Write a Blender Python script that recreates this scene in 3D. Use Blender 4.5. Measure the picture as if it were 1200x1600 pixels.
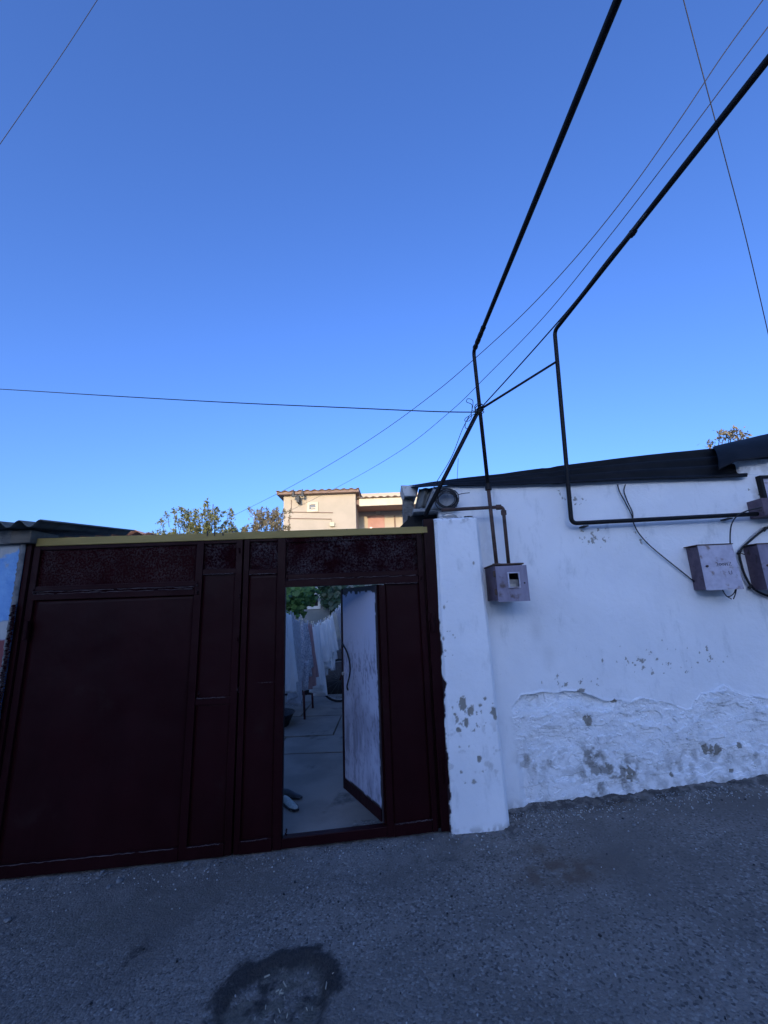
import bpy, bmesh, math, random
import numpy as np
from mathutils import Vector, Matrix

scene = bpy.context.scene
for o in list(bpy.data.objects): bpy.data.objects.remove(o)
COL = scene.collection
R_ = math.radians

# ------------------------------------------------------------------ camera
F = 650.0; PITCH = R_(12.7); ROLL = R_(-2.2); CZ = 1.6          # focal length in photo pixels (1200 x 1600)
ROT = Matrix.Rotation(math.pi/2 + PITCH, 3, 'X') @ Matrix.Rotation(ROLL, 3, 'Z')
cd = bpy.data.cameras.new('camera'); cam = bpy.data.objects.new('camera', cd); COL.objects.link(cam)
cd.sensor_fit = 'VERTICAL'; cd.sensor_height = 36.0; cd.lens = F/1600*36.0
cd.clip_start = 0.05; cd.clip_end = 2000
cam.location = (0, 0, CZ); cam.rotation_euler = ROT.to_euler()
scene.camera = cam

# ------------------------------------------------------------------ light
SUN_EL = R_(8); SUN_AZ = R_(180 + 9)          # clockwise from +Y: the sun stands low behind the camera, to its left
world = bpy.data.worlds.new('World'); scene.world = world; world.use_nodes = True
wn = world.node_tree; bg = wn.nodes['Background']
sky = wn.nodes.new('ShaderNodeTexSky'); sky.sky_type = 'NISHITA'; sky.sun_disc = False
sky.sun_elevation = SUN_EL; sky.sun_rotation = SUN_AZ
sky.altitude = 0; sky.air_density = 0.92; sky.dust_density = 2.8; sky.ozone_density = 2.5
tint = wn.nodes.new('ShaderNodeMix'); tint.data_type = 'RGBA'; tint.blend_type = 'MULTIPLY'; tint.inputs[0].default_value = 1.0
tint.inputs[7].default_value = (0.66, 0.88, 1.50, 1)          # the photo's cool white balance, over the whole sky alike
wn.links.new(sky.outputs[0], tint.inputs[6]); wn.links.new(tint.outputs[2], bg.inputs[0]); bg.inputs[1].default_value = 0.15
sd = bpy.data.lights.new('sun', 'SUN'); sun = bpy.data.objects.new('sun', sd); COL.objects.link(sun)
sd.energy = 1.55; sd.angle = R_(0.5); sd.color = (1.0, 0.74, 0.47)
to_sun = Vector((math.sin(SUN_AZ)*math.cos(SUN_EL), math.cos(SUN_AZ)*math.cos(SUN_EL), math.sin(SUN_EL)))
sun.rotation_euler = to_sun.to_track_quat('Z', 'Y').to_euler()
scene.view_settings.view_transform = 'Standard'; scene.view_settings.look = 'None'
scene.view_settings.exposure = 1.2; scene.view_settings.gamma = 1.0; scene.view_settings.use_curve_mapping = False
scene.render.engine = 'CYCLES'

# ------------------------------------------------------------------ helpers
def at(px, py, Y):
    """world point at distance Y that the photo shows at pixel (px, py)"""
    d = ROT @ Vector(((px-600)/F, -(py-800)/F, -1)); return Vector((0, 0, CZ)) + d*(Y/d.y)
def at_z(px, py, z):
    d = ROT @ Vector(((px-600)/F, -(py-800)/F, -1)); return Vector((0, 0, CZ)) + d*((z-CZ)/d.z)

def hash2(i, j, seed):
    h = (i.astype(np.int64)*374761393 + j.astype(np.int64)*668265263 + seed*974634777) & 0xffffffff
    h = ((h ^ (h >> 13))*1274126177) & 0xffffffff
    return ((h ^ (h >> 16)) & 0xffff)/65535.0
def vnoise(x, y, seed=0):
    x = np.asarray(x, float); y = np.asarray(y, float)
    xi = np.floor(x); yi = np.floor(y); fx = x-xi; fy = y-yi
    fx = fx*fx*(3-2*fx); fy = fy*fy*(3-2*fy); xi = xi.astype(np.int64); yi = yi.astype(np.int64)
    a = hash2(xi, yi, seed); b = hash2(xi+1, yi, seed); c = hash2(xi, yi+1, seed); d = hash2(xi+1, yi+1, seed)
    return (a*(1-fx)+b*fx)*(1-fy) + (c*(1-fx)+d*fx)*fy
def fbm(x, y, seed=0, octv=5, gain=0.5):
    s = 0; a = 1; t = 0
    for k in range(octv):
        s = s + a*vnoise(x*2**k, y*2**k, seed+k*17); t += a; a *= gain
    return s/t
def sstep(a, b, x):
    t = np.clip((x-a)/(b-a), 0, 1); return t*t*(3-2*t)

class MB:
    def __init__(s): s.v = []; s.f = []
    def add(s, verts, faces):
        n = len(s.v); s.v += [tuple(v) for v in verts]; s.f += [tuple(i+n for i in f) for f in faces]; return s
    def box(s, a, b):
        x0, y0, z0 = a; x1, y1, z1 = b
        return s.add([(x0,y0,z0),(x1,y0,z0),(x1,y1,z0),(x0,y1,z0),(x0,y0,z1),(x1,y0,z1),(x1,y1,z1),(x0,y1,z1)],
                     [(0,3,2,1),(4,5,6,7),(0,1,5,4),(1,2,6,5),(2,3,7,6),(3,0,4,7)])
    def plate(s, poly, y0, y1):
        """polygon in XZ given counter-clockwise seen from -Y, extruded from y0 (front) to y1 (back)"""
        n = len(poly)
        vs = [(x, y0, z) for x, z in poly] + [(x, y1, z) for x, z in poly]
        fs = [tuple(range(n)), tuple(range(2*n-1, n-1, -1))]
        for i in range(n): j = (i+1) % n; fs.append((i, i+n, j+n, j))
        return s.add(vs, fs)
    def hexa(s, q0, q1):
        """solid between two quads"""
        return s.add(list(q0)+list(q1), [(3,2,1,0),(4,5,6,7),(0,1,5,4),(1,2,6,5),(2,3,7,6),(3,0,4,7)])
    def tube(s, pts, r, n=8, cap=True):
        pts = [Vector(p) for p in pts]; m = len(pts)
        rs = r if isinstance(r, (list, tuple)) else [r]*m
        up = None; rings = []
        for i, p in enumerate(pts):
            t = (pts[min(i+1, m-1)] - pts[max(i-1, 0)]).normalized()
            if up is None:
                up = Vector((0,0,1)) if abs(t.z) < .9 else Vector((1,0,0))
            u = (up - t*up.dot(t)).normalized(); w = t.cross(u); up = u
            rings.append([p + (u*math.cos(a)+w*math.sin(a))*rs[i] for a in [2*math.pi*k/n for k in range(n)]])
        vs = [v for rg in rings for v in rg]; fs = []
        for i in range(m-1):
            for k in range(n):
                k2 = (k+1) % n; fs.append((i*n+k, i*n+k2, (i+1)*n+k2, (i+1)*n+k))
        if cap: fs.append(tuple(range(n-1, -1, -1))); fs.append(tuple((m-1)*n+k for k in range(n)))
        return s.add(vs, fs)
    def grid(s, P, closed=False):
        """P[i][j] points"""
        ni = len(P); nj = len(P[0]); vs = [p for row in P for p in row]; fs = []
        for i in range(ni-1):
            for j in range(nj-1): fs.append((i*nj+j, (i+1)*nj+j, (i+1)*nj+j+1, i*nj+j+1))
        return s.add(vs, fs)
    def build(s, name, mat, parent=None, smooth=False, bevel=0, solid=0, attrs=None):
        v = np.array(s.v, float)
        c = (v.min(0)+v.max(0))/2
        me = bpy.data.meshes.new(name); me.from_pydata((v-c).tolist(), [], s.f); me.update()
        if attrs:
            for k, a in attrs.items():
                at_ = me.attributes.new(k, 'FLOAT', 'POINT'); at_.data.foreach_set('value', np.asarray(a, np.float32))
        if smooth: me.polygons.foreach_set('use_smooth', [True]*len(me.polygons))
        o = bpy.data.objects.new(name, me); COL.objects.link(o); me.materials.append(mat)
        if solid:
            m = o.modifiers.new('thickness', 'SOLIDIFY'); m.thickness = solid; m.offset = 0
        if bevel:
            m = o.modifiers.new('edge', 'BEVEL'); m.width = bevel; m.segments = 2; m.limit_method = 'ANGLE'
        o.location = Vector(c)
        if parent is not None:
            o.parent = parent
            o.matrix_parent_inverse = parent_world(parent).inverted()
        return o
WORLDM = {}
def parent_world(p):
    m = p.matrix_basis.copy()
    return (parent_world(p.parent) @ p.matrix_parent_inverse @ m) if p.parent else m
def tag(o, label=None, cat=None, group=None, kind=None):
    if label: o['label'] = label
    if cat: o['category'] = cat
    if group: o['group'] = group
    if kind: o['kind'] = kind
    return o
def thing(name, loc, label, cat, group=None):
    o = bpy.data.objects.new(name, None); COL.objects.link(o); o.location = loc; o.empty_display_size = .1
    return tag(o, label, cat, group)
def spline(pts, n=8):
    pts = [Vector(p) for p in pts]; out = []
    for i in range(len(pts)-1):
        p0 = pts[max(i-1, 0)]; p1 = pts[i]; p2 = pts[i+1]; p3 = pts[min(i+2, len(pts)-1)]
        for k in range(n):
            t = k/n
            out.append(.5*((2*p1)+(p2-p0)*t+(2*p0-5*p1+4*p2-p3)*t*t+(3*p1-p0-3*p2+p3)*t**3))
    out.append(pts[-1]); return out
def bend(pts, r=.05, n=5):
    """polyline with rounded corners"""
    pts = [Vector(p) for p in pts]; out = [pts[0]]
    for i in range(1, len(pts)-1):
        a = (pts[i-1]-pts[i]); b = (pts[i+1]-pts[i]); d = min(r, a.length*.45, b.length*.45)
        A = pts[i]+a.normalized()*d; B = pts[i]+b.normalized()*d
        for k in range(n+1):
            t = k/n; out.append(A*(1-t)**2+pts[i]*2*t*(1-t)+B*t*t)
    out.append(pts[-1]); return out

# ------------------------------------------------------------------ materials
def new_mat(name):
    m = bpy.data.materials.new(name); m.use_nodes = True
    nt = m.node_tree; return m, nt, nt.nodes['Principled BSDF']
def noise(nt, scale, detail=5, rough=.55, stretch=None, coords=None):
    geo = nt.nodes.new('ShaderNodeNewGeometry'); n = nt.nodes.new('ShaderNodeTexNoise')
    n.inputs['Scale'].default_value = scale; n.inputs['Detail'].default_value = detail; n.inputs['Roughness'].default_value = rough
    src = geo.outputs['Position']
    if stretch:
        mp = nt.nodes.new('ShaderNodeMapping'); mp.inputs['Scale'].default_value = stretch
        nt.links.new(src, mp.inputs[0]); src = mp.outputs[0]
    nt.links.new(src, n.inputs['Vector']); return n.outputs['Fac']
def ramp(nt, fac, a, b):
    r = nt.nodes.new('ShaderNodeMapRange'); r.inputs[1].default_value = a; r.inputs[2].default_value = b
    r.interpolation_type = 'SMOOTHSTEP'; nt.links.new(fac, r.inputs[0]); return r.outputs[0]
def mixc(nt, fac, a, b):
    m = nt.nodes.new('ShaderNodeMix'); m.data_type = 'RGBA'
    for sock, v in ((m.inputs[0], fac), (m.inputs[6], a), (m.inputs[7], b)):
        if isinstance(v, (tuple, list)): sock.default_value = (*v[:3], 1)
        elif isinstance(v, (int, float)): sock.default_value = v
        else: nt.links.new(v, sock)
    return m.outputs[2]
def math_(nt, op, a, b):
    m = nt.nodes.new('ShaderNodeMath'); m.operation = op
    for s, v in ((m.inputs[0], a), (m.inputs[1], b)):
        if isinstance(v, (int, float)): s.default_value = v
        else: nt.links.new(v, s)
    return m.outputs[0]
def attr(nt, name):
    a = nt.nodes.new('ShaderNodeAttribute'); a.attribute_name = name; return a.outputs['Fac']
def bump(nt, bs, height, strength, dist):
    b = nt.nodes.new('ShaderNodeBump'); b.inputs['Strength'].default_value = strength; b.inputs['Distance'].default_value = dist
    nt.links.new(height, b.inputs['Height'])
    if bs.inputs['Normal'].links: nt.links.new(bs.inputs['Normal'].links[0].from_socket, b.inputs['Normal'])
    nt.links.new(b.outputs[0], bs.inputs['Normal'])
def pm(name, c1, c2=None, scale=8, lo=.35, hi=.65, rough=.8, metal=0, bs=60, bstr=.3, bdist=.004, stretch=None, spec=.5, c3=None, s3=30, lo3=.6, hi3=.7):
    m, nt, b = new_mat(name)
    b.inputs['Roughness'].default_value = rough; b.inputs['Metallic'].default_value = metal; b.inputs['Specular IOR Level'].default_value = spec
    col = mixc(nt, ramp(nt, noise(nt, scale, stretch=stretch), lo, hi), c1, c2 or c1)
    if c3: col = mixc(nt, ramp(nt, noise(nt, s3, 6, .6), lo3, hi3), col, c3)
    nt.links.new(col, b.inputs['Base Color'])
    if bstr: bump(nt, b, noise(nt, bs, 6, .6, stretch), bstr, bdist)
    return m

def mat_plaster():
    m, nt, b = new_mat('white_plaster')
    col = mixc(nt, ramp(nt, noise(nt, 2.2, 4), .3, .7), (.79,.80,.81), (.86,.865,.87))
    col = mixc(nt, ramp(nt, noise(nt, 9, 7, .65, (1,1,.35)), .55, .80), col, (.60,.62,.63))
    col = mixc(nt, ramp(nt, noise(nt, 48, 5, .7), .655, .72), col, (.56,.57,.57))
    col = mixc(nt, attr(nt, 'bare'), col, (.285,.27,.235))
    col = mixc(nt, attr(nt, 'stain'), col, (.23,.215,.19))
    col = mixc(nt, attr(nt, 'paint'), col, (.022,.008,.010))
    nt.links.new(col, b.inputs['Base Color']); b.inputs['Roughness'].default_value = .82
    b.inputs['Specular IOR Level'].default_value = .3
    bump(nt, b, noise(nt, 26, 6, .6), .35, .012); bump(nt, b, noise(nt, 150, 4, .6), .3, .003)
    return m
def mat_asphalt():
    m, nt, b = new_mat('asphalt')
    col = mixc(nt, ramp(nt, noise(nt, 1.6, 6, .6), .35, .68), (.175,.158,.140), (.235,.212,.188))
    vo = nt.nodes.new('ShaderNodeTexVoronoi'); vo.inputs['Scale'].default_value = 95
    geo = nt.nodes.new('ShaderNodeNewGeometry'); nt.links.new(geo.outputs['Position'], vo.inputs['Vector'])
    sepc = nt.nodes.new('ShaderNodeSeparateColor'); nt.links.new(vo.outputs['Color'], sepc.inputs[0])
    col = mixc(nt, ramp(nt, sepc.outputs[0], .66, 1.0), col, (.31,.295,.27))      # pale stones in the binder
    col = mixc(nt, ramp(nt, sepc.outputs[1], .74, 1.0), col, (.075,.070,.066))    # dark pits
    col = mixc(nt, ramp(nt, noise(nt, 60, 5, .75), .52, .70), col, (.095,.087,.080))
    col = mixc(nt, ramp(nt, noise(nt, 5, 6, .7), .60, .76), col, (.235,.212,.185))
    col = mixc(nt, ramp(nt, noise(nt, .9, 5, .6), .42, .68), col, (.140,.126,.112))
    col = mixc(nt, attr(nt, 'dust'), col, (.29,.265,.235))
    col = mixc(nt, attr(nt, 'rust'), col, (.125,.088,.062))
    col = mixc(nt, attr(nt, 'soil'), col, (.125,.118,.095))
    col = mixc(nt, attr(nt, 'tar'), col, (.022,.021,.021))
    nt.links.new(col, b.inputs['Base Color']); b.inputs['Roughness'].default_value = .82
    b.inputs['Specular IOR Level'].default_value = .35
    inv = math_(nt, 'SUBTRACT', 1.0, vo.outputs['Distance'])
    bump(nt, b, inv, .6, .008); bump(nt, b, noise(nt, 110, 4, .7), .8, .009); bump(nt, b, noise(nt, 22, 5, .6), .45, .016)
    return m
def mat_gate(name, blister):
    m, nt, b = new_mat(name)
    col = mixc(nt, ramp(nt, noise(nt, 3, 5, .6, (1,1,.4)), .3, .7), (.0140,.0022,.0034), (.0190,.0034,.0048))
    col = mixc(nt, ramp(nt, noise(nt, 38, 6, .7), .66, .78), col, (.040,.016,.017))
    col = mixc(nt, ramp(nt, noise(nt, 2.4, 6, .65), .58, .75), col, (.022,.009,.009))
    nt.links.new(col, b.inputs['Base Color'])
    r = nt.nodes.new('ShaderNodeMapRange'); r.inputs[3].default_value = .30; r.inputs[4].default_value = .55
    nt.links.new(noise(nt, 7, 5), r.inputs[0]); nt.links.new(r.outputs[0], b.inputs['Roughness'])
    if blister:
        q = nt.nodes.new('ShaderNodeMapRange'); q.inputs[1].default_value = .38; q.inputs[2].default_value = .66; q.inputs[3].default_value = .05; q.inputs[4].default_value = 1.0*blister
        nt.links.new(noise(nt, 5, 6, .65), q.inputs[0]); sp_ = math_(nt, 'MULTIPLY', q.outputs[0], ramp(nt, noise(nt, 75, 4, .7), .42, .62)); nt.links.new(sp_, b.inputs['Specular IOR Level'])
    else: b.inputs['Specular IOR Level'].default_value = .09
    bump(nt, b, noise(nt, 30, 5, .6, (1,1,.25)), .25, .006)
    bump(nt, b, noise(nt, 3.0, 3, .5), .5, .03)
    if blister: bump(nt, b, noise(nt, 55, 5, .7), 1.0, .016*blister)
    return m
def mat_attr2(name, c_base, c_attr, a, rough=.8, c2=None, a2=None, bstr=.4):
    m, nt, b = new_mat(name)
    v = mixc(nt, ramp(nt, noise(nt, 12, 6, .6), .3, .7), c_base, tuple(x*.82 for x in c_base))
    col = mixc(nt, attr(nt, a), v, c_attr)
    if a2: col = mixc(nt, attr(nt, a2), col, c2)
    nt.links.new(col, b.inputs['Base Color']); b.inputs['Roughness'].default_value = rough
    bump(nt, b, noise(nt, 55, 6, .6), bstr, .006); return m
def mat_leaf(name, c1, c2, trans=.25):
    m, nt, b = new_mat(name)
    oi = nt.nodes.new('ShaderNodeNewGeometry')
    col = mixc(nt, oi.outputs['Random Per Island'], c1, c2)
    nt.links.new(col, b.inputs['Base Color']); b.inputs['Roughness'].default_value = .5
    tr = nt.nodes.new('ShaderNodeBsdfTranslucent'); nt.links.new(col, tr.inputs[0])
    mx = nt.nodes.new('ShaderNodeMixShader'); mx.inputs[0].default_value = trans
    out = nt.nodes['Material Output']
    nt.links.new(b.outputs[0], mx.inputs[1]); nt.links.new(tr.outputs[0], mx.inputs[2]); nt.links.new(mx.outputs[0], out.inputs[0])
    return m

def mat_cloth(name, c1, c2, scale=12, lo=.35, hi=.65):
    m = pm(name, c1, c2, scale, lo, hi, rough=.95, bs=120, bstr=.1); nt = m.node_tree; b = nt.nodes['Principled BSDF']
    tr = nt.nodes.new('ShaderNodeBsdfTranslucent'); nt.links.new(b.inputs['Base Color'].links[0].from_socket, tr.inputs[0])
    mx = nt.nodes.new('ShaderNodeMixShader'); mx.inputs[0].default_value = .45; out = nt.nodes['Material Output']
    nt.links.new(b.outputs[0], mx.inputs[1]); nt.links.new(tr.outputs[0], mx.inputs[2]); nt.links.new(mx.outputs[0], out.inputs[0]); return m
M = dict(
    plaster=mat_plaster(), asphalt=mat_asphalt(), gate=mat_gate('maroon_paint', False), gate_b=mat_gate('blistered_maroon_paint', True), gate_s=mat_gate('dull_maroon_paint', .22),
    limewash=pm('limewash', (.72,.72,.70), (.80,.80,.78), 2, rough=.9, bs=30),
    earth=pm('earth', (.27,.24,.195), (.34,.30,.245), 1.5),
    concrete=pm('concrete', (.165,.150,.132), (.225,.205,.18), 2.5, rough=.9, bs=70, c3=(.07,.066,.06), s3=1.8, lo3=.60, hi3=.70),
    grey_mortar=pm('grey_mortar', (.20,.20,.195), (.12,.12,.118), 14, rough=.95, bs=60, bstr=.9, bdist=.012),
    black_pipe=pm('black_pipe', (.006,.006,.008), (.010,.009,.010), 20, rough=.6, spec=.25, bs=90, bstr=.3),
    rusty_pipe=pm('rusty_pipe', (.045,.026,.021), (.090,.048,.036), 18, rough=.75, bs=90, bstr=.5, c3=(.16,.105,.085), s3=30, lo3=.60, hi3=.72),
    roof_black=pm('black_sheet', (.006,.007,.009), (.011,.012,.015), 6, rough=.62, spec=.14, bs=45, bstr=.35, bdist=.006),
    lilac=pm('lilac_box_paint', (.20,.175,.235), (.27,.24,.305), 16, rough=.6, bs=50, bstr=.25, c3=(.10,.065,.060), s3=13, lo3=.54, hi3=.72, stretch=(1,1,.4)),
    pale_lilac=pm('pale_lilac_box_paint', (.52,.49,.56), (.43,.40,.47), 18, rough=.6, bs=50, bstr=.25, c3=(.20,.13,.105), s3=15, lo3=.55, hi3=.72),
    dark_lilac=pm('dark_purple_box_paint', (.085,.055,.080), (.125,.085,.110), 16, rough=.6, bs=50, bstr=.25, c3=(.05,.03,.03), s3=18, lo3=.58, hi3=.7),
    worn=pm('worn_edge_highlight', (.045,.028,.030), (.085,.062,.066), 40, rough=.5, bs=90, bstr=.5),  # lighter tone for scuffed edges and painted-in rail highlights
    rust=pm('rusted_steel', (.06,.035,.028), (.11,.06,.042), 30, rough=.85, bs=70),
    black=pm('black_rubber', (.010,.010,.012), (.016,.016,.018), 20, rough=.6, bstr=0),
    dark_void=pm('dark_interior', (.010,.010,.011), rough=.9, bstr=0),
    cable_white=pm('grey_cable', (.45,.45,.46), (.36,.36,.37), 30, rough=.6, bstr=0),
    galv=pm('galvanised_steel', (.30,.315,.33), (.40,.41,.42), 9, rough=.5, metal=.35, bs=40, bstr=.2, c3=(.16,.12,.10), s3=9, lo3=.62, hi3=.72),
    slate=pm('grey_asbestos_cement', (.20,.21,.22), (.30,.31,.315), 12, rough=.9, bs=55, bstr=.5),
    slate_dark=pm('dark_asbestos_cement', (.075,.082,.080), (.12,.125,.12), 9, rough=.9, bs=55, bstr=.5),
    olive=pm('olive_painted_timber', (.255,.180,.045), (.315,.225,.062), 10, rough=.7, bs=30, bstr=.35, stretch=(.25,1,1), c3=(.11,.085,.045), s3=16, lo3=.66, hi3=.74),
    grey_wood=pm('weathered_timber', (.095,.083,.068), (.15,.135,.115), 12, rough=.9, bs=40, bstr=.7, stretch=(.3,1,1)),
    beige=pm('beige_render', (.50,.445,.335), (.55,.485,.37), 1.2, rough=.9, bs=20, bstr=.15),
    beige2=pm('pale_beige_render', (.54,.48,.37), (.59,.52,.40), 1.2, rough=.9, bs=20, bstr=.15),
    cream=pm('cream_paint', (.72,.66,.44), (.76,.70,.50), 3, rough=.7, bstr=0),
    tile_brown=pm('weathered_roof_tile', (.19,.15,.12), (.27,.21,.17), 4, rough=.9, bs=30),
    brown_fascia=pm('brown_fascia', (.24,.16,.12), (.30,.21,.16), 4, rough=.8, bstr=0),
    salmon=pm('salmon_door_paint', (.50,.27,.22), (.55,.31,.25), 3, rough=.7, bstr=0),
    glass=pm('dark_window_glass', (.02,.025,.03), rough=.1, bstr=0),
    bark=pm('bark', (.10,.075,.055), (.16,.12,.09), 12, rough=.95, bs=40, bstr=.8),
    court_wall=pm('greenish_render', (.17,.19,.185), (.23,.245,.235), 3, rough=.95, bs=30),
    white_frame=pm('white_window_paint', (.62,.62,.58), (.52,.52,.49), 9, rough=.7, bstr=0),
    tarp=pm('black_tarpaulin', (.010,.011,.015), (.018,.019,.024), 7, rough=.6, bs=12, bstr=.6, bdist=.03),
    steel=pm('bright_steel', (.45,.43,.40), (.52,.50,.47), 12, rough=.35, metal=.6, bstr=0),
    darkred=pm('dark_red_steel', (.055,.012,.014), (.08,.02,.02), 12, rough=.6, bstr=0),
    stone=pm('pebble', (.13,.135,.14), (.21,.21,.205), 30, rough=.9, bs=90),
    shoe_dark=pm('black_shoe', (.012,.012,.014), (.03,.03,.032), 20, rough=.5, bstr=0),
    shoe_pale=pm('pale_slipper', (.26,.31,.29), (.38,.42,.39), 60, rough=.8, bs=60),
    chips=pm('plaster_chips', (.52,.52,.50), (.30,.30,.29), 40, rough=.9, bstr=0),
    straw=pm('dry_straw', (.45,.42,.33), (.34,.31,.24), 40, rough=.9, bstr=0),
    opp=pm('opposite_render', (.52,.50,.46), (.58,.56,.52), 1.5, rough=.9, bs=20, bstr=.2),
    red_roof=pm('reddish_sheet_roof', (.36,.21,.17), (.42,.27,.22), 3, rough=.8, bs=20),
    cloth_white=mat_cloth('white_cotton', (.86,.86,.86), (.90,.90,.90), 12),
    cloth_grey=mat_cloth('light_grey_cotton', (.50,.51,.54), (.62,.63,.66), 45),
    cloth_pink=mat_cloth('pale_pink_cotton', (.52,.34,.34), (.60,.40,.39), 12),
    cloth_beige=mat_cloth('pale_beige_cotton', (.62,.60,.54), (.70,.68,.62), 12),
    cloth_pattern=mat_cloth('speckled_cotton', (.76,.76,.78), (.46,.48,.55), 60, lo=.48, hi=.56),
    peg=pm('peg_plastic', (.55,.5,.35), (.4,.45,.55), 5, rough=.6, bstr=0),
    leaf_tree=mat_leaf('olive_leaves', (.150,.175,.050), (.29,.29,.10)),
    leaf_tree2=mat_leaf('dry_leaves', (.20,.185,.095), (.36,.30,.17)),
    leaf_vine=mat_leaf('vine_leaves', (.045,.115,.020), (.10,.20,.045), .3),
    leaf_ivy=mat_leaf('ivy_leaves', (.018,.045,.022), (.035,.075,.038), .15),
    ink=pm('black_marker', (.02,.02,.03), rough=.8, bstr=0),
)

# ------------------------------------------------------------------ ground levels
_rx = np.array([-12,-6,-4,-2.586,-.714,.361,.738,2.632,4,7,12.]); _rz = np.array([-.45,-.20,-.10,-.030,.066,.130,.170,.325,.43,.62,.85])
_cf = np.polyfit(_rx[2:9], _rz[2:9], 3)
def road_z(X):
    X = np.asarray(X, float); c = np.clip(X, -4, 4)
    return np.polyval(_cf, c) + (X-c)*.055
YG = 3.14; YP = 3.08; YW = 3.29; FLOOR = .10
def gate_bottom(x): return float(road_z(x)) + .012

# big terrain sheet, road, courtyard
gx = np.concatenate([[-900,-400,-150,-60,-25], np.linspace(-14,14,29), [25,60,150,400,900]])
gy = np.concatenate([[-900,-400,-150,-60,-20,-12,-8,-4,0,2.9,3.6,4.5], np.linspace(6,30,9), [60,150,400,900]])
mb = MB(); P = []
for x in gx:
    row = []
    for y in gy:
        z = float(road_z(np.clip(x,-14,14))) - .06 if y < 3 else -.60
        row.append((x, y, z))
    P.append(row)
mb.grid(P); g = mb.build('ground', M['earth']); tag(g, 'bare earth ground around the houses', None, kind='structure')

def road():
    xs = np.unique(np.concatenate([np.linspace(-13,-3.2,25), np.arange(-3.2,3.6,.0105), np.linspace(3.6,13,25)]))
    ys = np.unique(np.concatenate([np.linspace(-5.6,1.3,18), np.arange(1.3,3.42,.0105)]))
    X, Y = np.meshgrid(xs, ys, indexing='ij')
    Z = road_z(X)
    Z = Z + .018*(fbm(X*1.4, Y*1.4, 3, 3)-.5) + .008*(fbm(X*7, Y*7, 9, 4)-.5) + .0035*(fbm(X*45, Y*45, 21, 2)-.5)
    # the tarred pothole patch
    c = at_z(432, 1562, float(road_z(-.55)))
    ang = np.arctan2(Y-c.y, X-c.x); rr = np.hypot((X-c.x)*1.0, (Y-c.y)*1.05)
    rr = rr*(1+.34*(fbm(X*8, Y*8, 5, 4)-.5)*2)
    R0 = .235
    ring = np.exp(-((rr-R0)/.05)**2)*(.35+.65*sstep(-.10,.06,Y-c.y+.6*(fbm(X*10,Y*10,6,3)-.5)))
    inside = sstep(R0+.02, R0-.06, rr)
    tar = np.clip(ring*1.1 + inside*sstep(.55,.75,fbm(X*14,Y*14,41,4))*.6 + inside*.25, 0, 1)*.9
    Z = Z + .012*ring - .022*inside + inside*.014*(fbm(X*26,Y*26,77,4)-.5)
    soil = inside*sstep(.40,.62,fbm(X*22,Y*22,55,4))*.8
    def blob(px, py, sx, sy, s):
        p = at_z(px, py, float(road_z(0)) + .05); p = at_z(px, py, float(road_z(p.x)))
        d = ((X-p.x)/sx)**2 + ((Y-p.y)/sy)**2
        return np.exp(-d)*sstep(.25,.7,fbm(X*18,Y*18,s,4))
    rust = np.clip(blob(875,1362,.20,.10,1)*1.6 + blob(960,1254,.10,.035,2)*1.6 + blob(840,1325,.16,.06,3)*.8, 0, .85)
    foot = np.where(X < .36, YG-.0, np.where(X < .78, YP, YW))
    dust = np.clip(sstep(.30,.0,foot-Y)*sstep(.45,.70,fbm(X*11,Y*11,8,5))*.6 + blob(190,1400,.5,.12,6)*.5 + blob(600,1345,.6,.08,7)*.35, 0, .7)
    soil = np.clip(soil + blob(130,1450,.5,.2,12)*.45 + blob(330,1395,.5,.12,13)*.35, 0, .8)
    tar = np.clip(tar + blob(720,1345,.4,.10,14)*.45 + blob(215,1490,.06,.1,15)*.6 + blob(12,1455,.05,.04,16)*.9 + blob(1050,1520,.5,.03,17)*.2, 0, .92)
    tar = np.clip(sstep(.08,.85, tar + .75*(fbm(X*70,Y*70,91,3,.7)-.5)*np.minimum(1,tar*5))*.92, 0, .92)
    gap = np.clip(foot-Y, 0, 9); fr = np.where(X > .70, 1.0, .35)
    mound = np.exp(-gap/(.045+.05*fbm(X*3,Y*0,51,3)))*fr
    Z = Z + mound*(.002+.026*sstep(.3,.7,fbm(X*6,Y*6,52,4))*fr) + mound*.026*(fbm(X*38,Y*38,53,4,.65)-.5)
    tar = np.maximum(tar, sstep(.10,.45,mound)*sstep(.40,.58,fbm(X*30,Y*30,54,4))*.62)
    n, k = X.shape
    mb = MB(); mb.v = np.stack([X,Y,Z],-1).reshape(-1,3).tolist()
    i = np.arange(n-1)[:,None]*k + np.arange(k-1)[None,:]; i = i.ravel()
    mb.f = np.stack([i, i+k, i+k+1, i+1], 1).tolist()
    o = mb.build('road', M['asphalt'], smooth=True, attrs=dict(tar=tar.ravel(), soil=soil.ravel(), rust=rust.ravel(), dust=dust.ravel()))
    tag(o, 'worn grey asphalt lane in front of the gate', kind='structure')
road()

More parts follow.
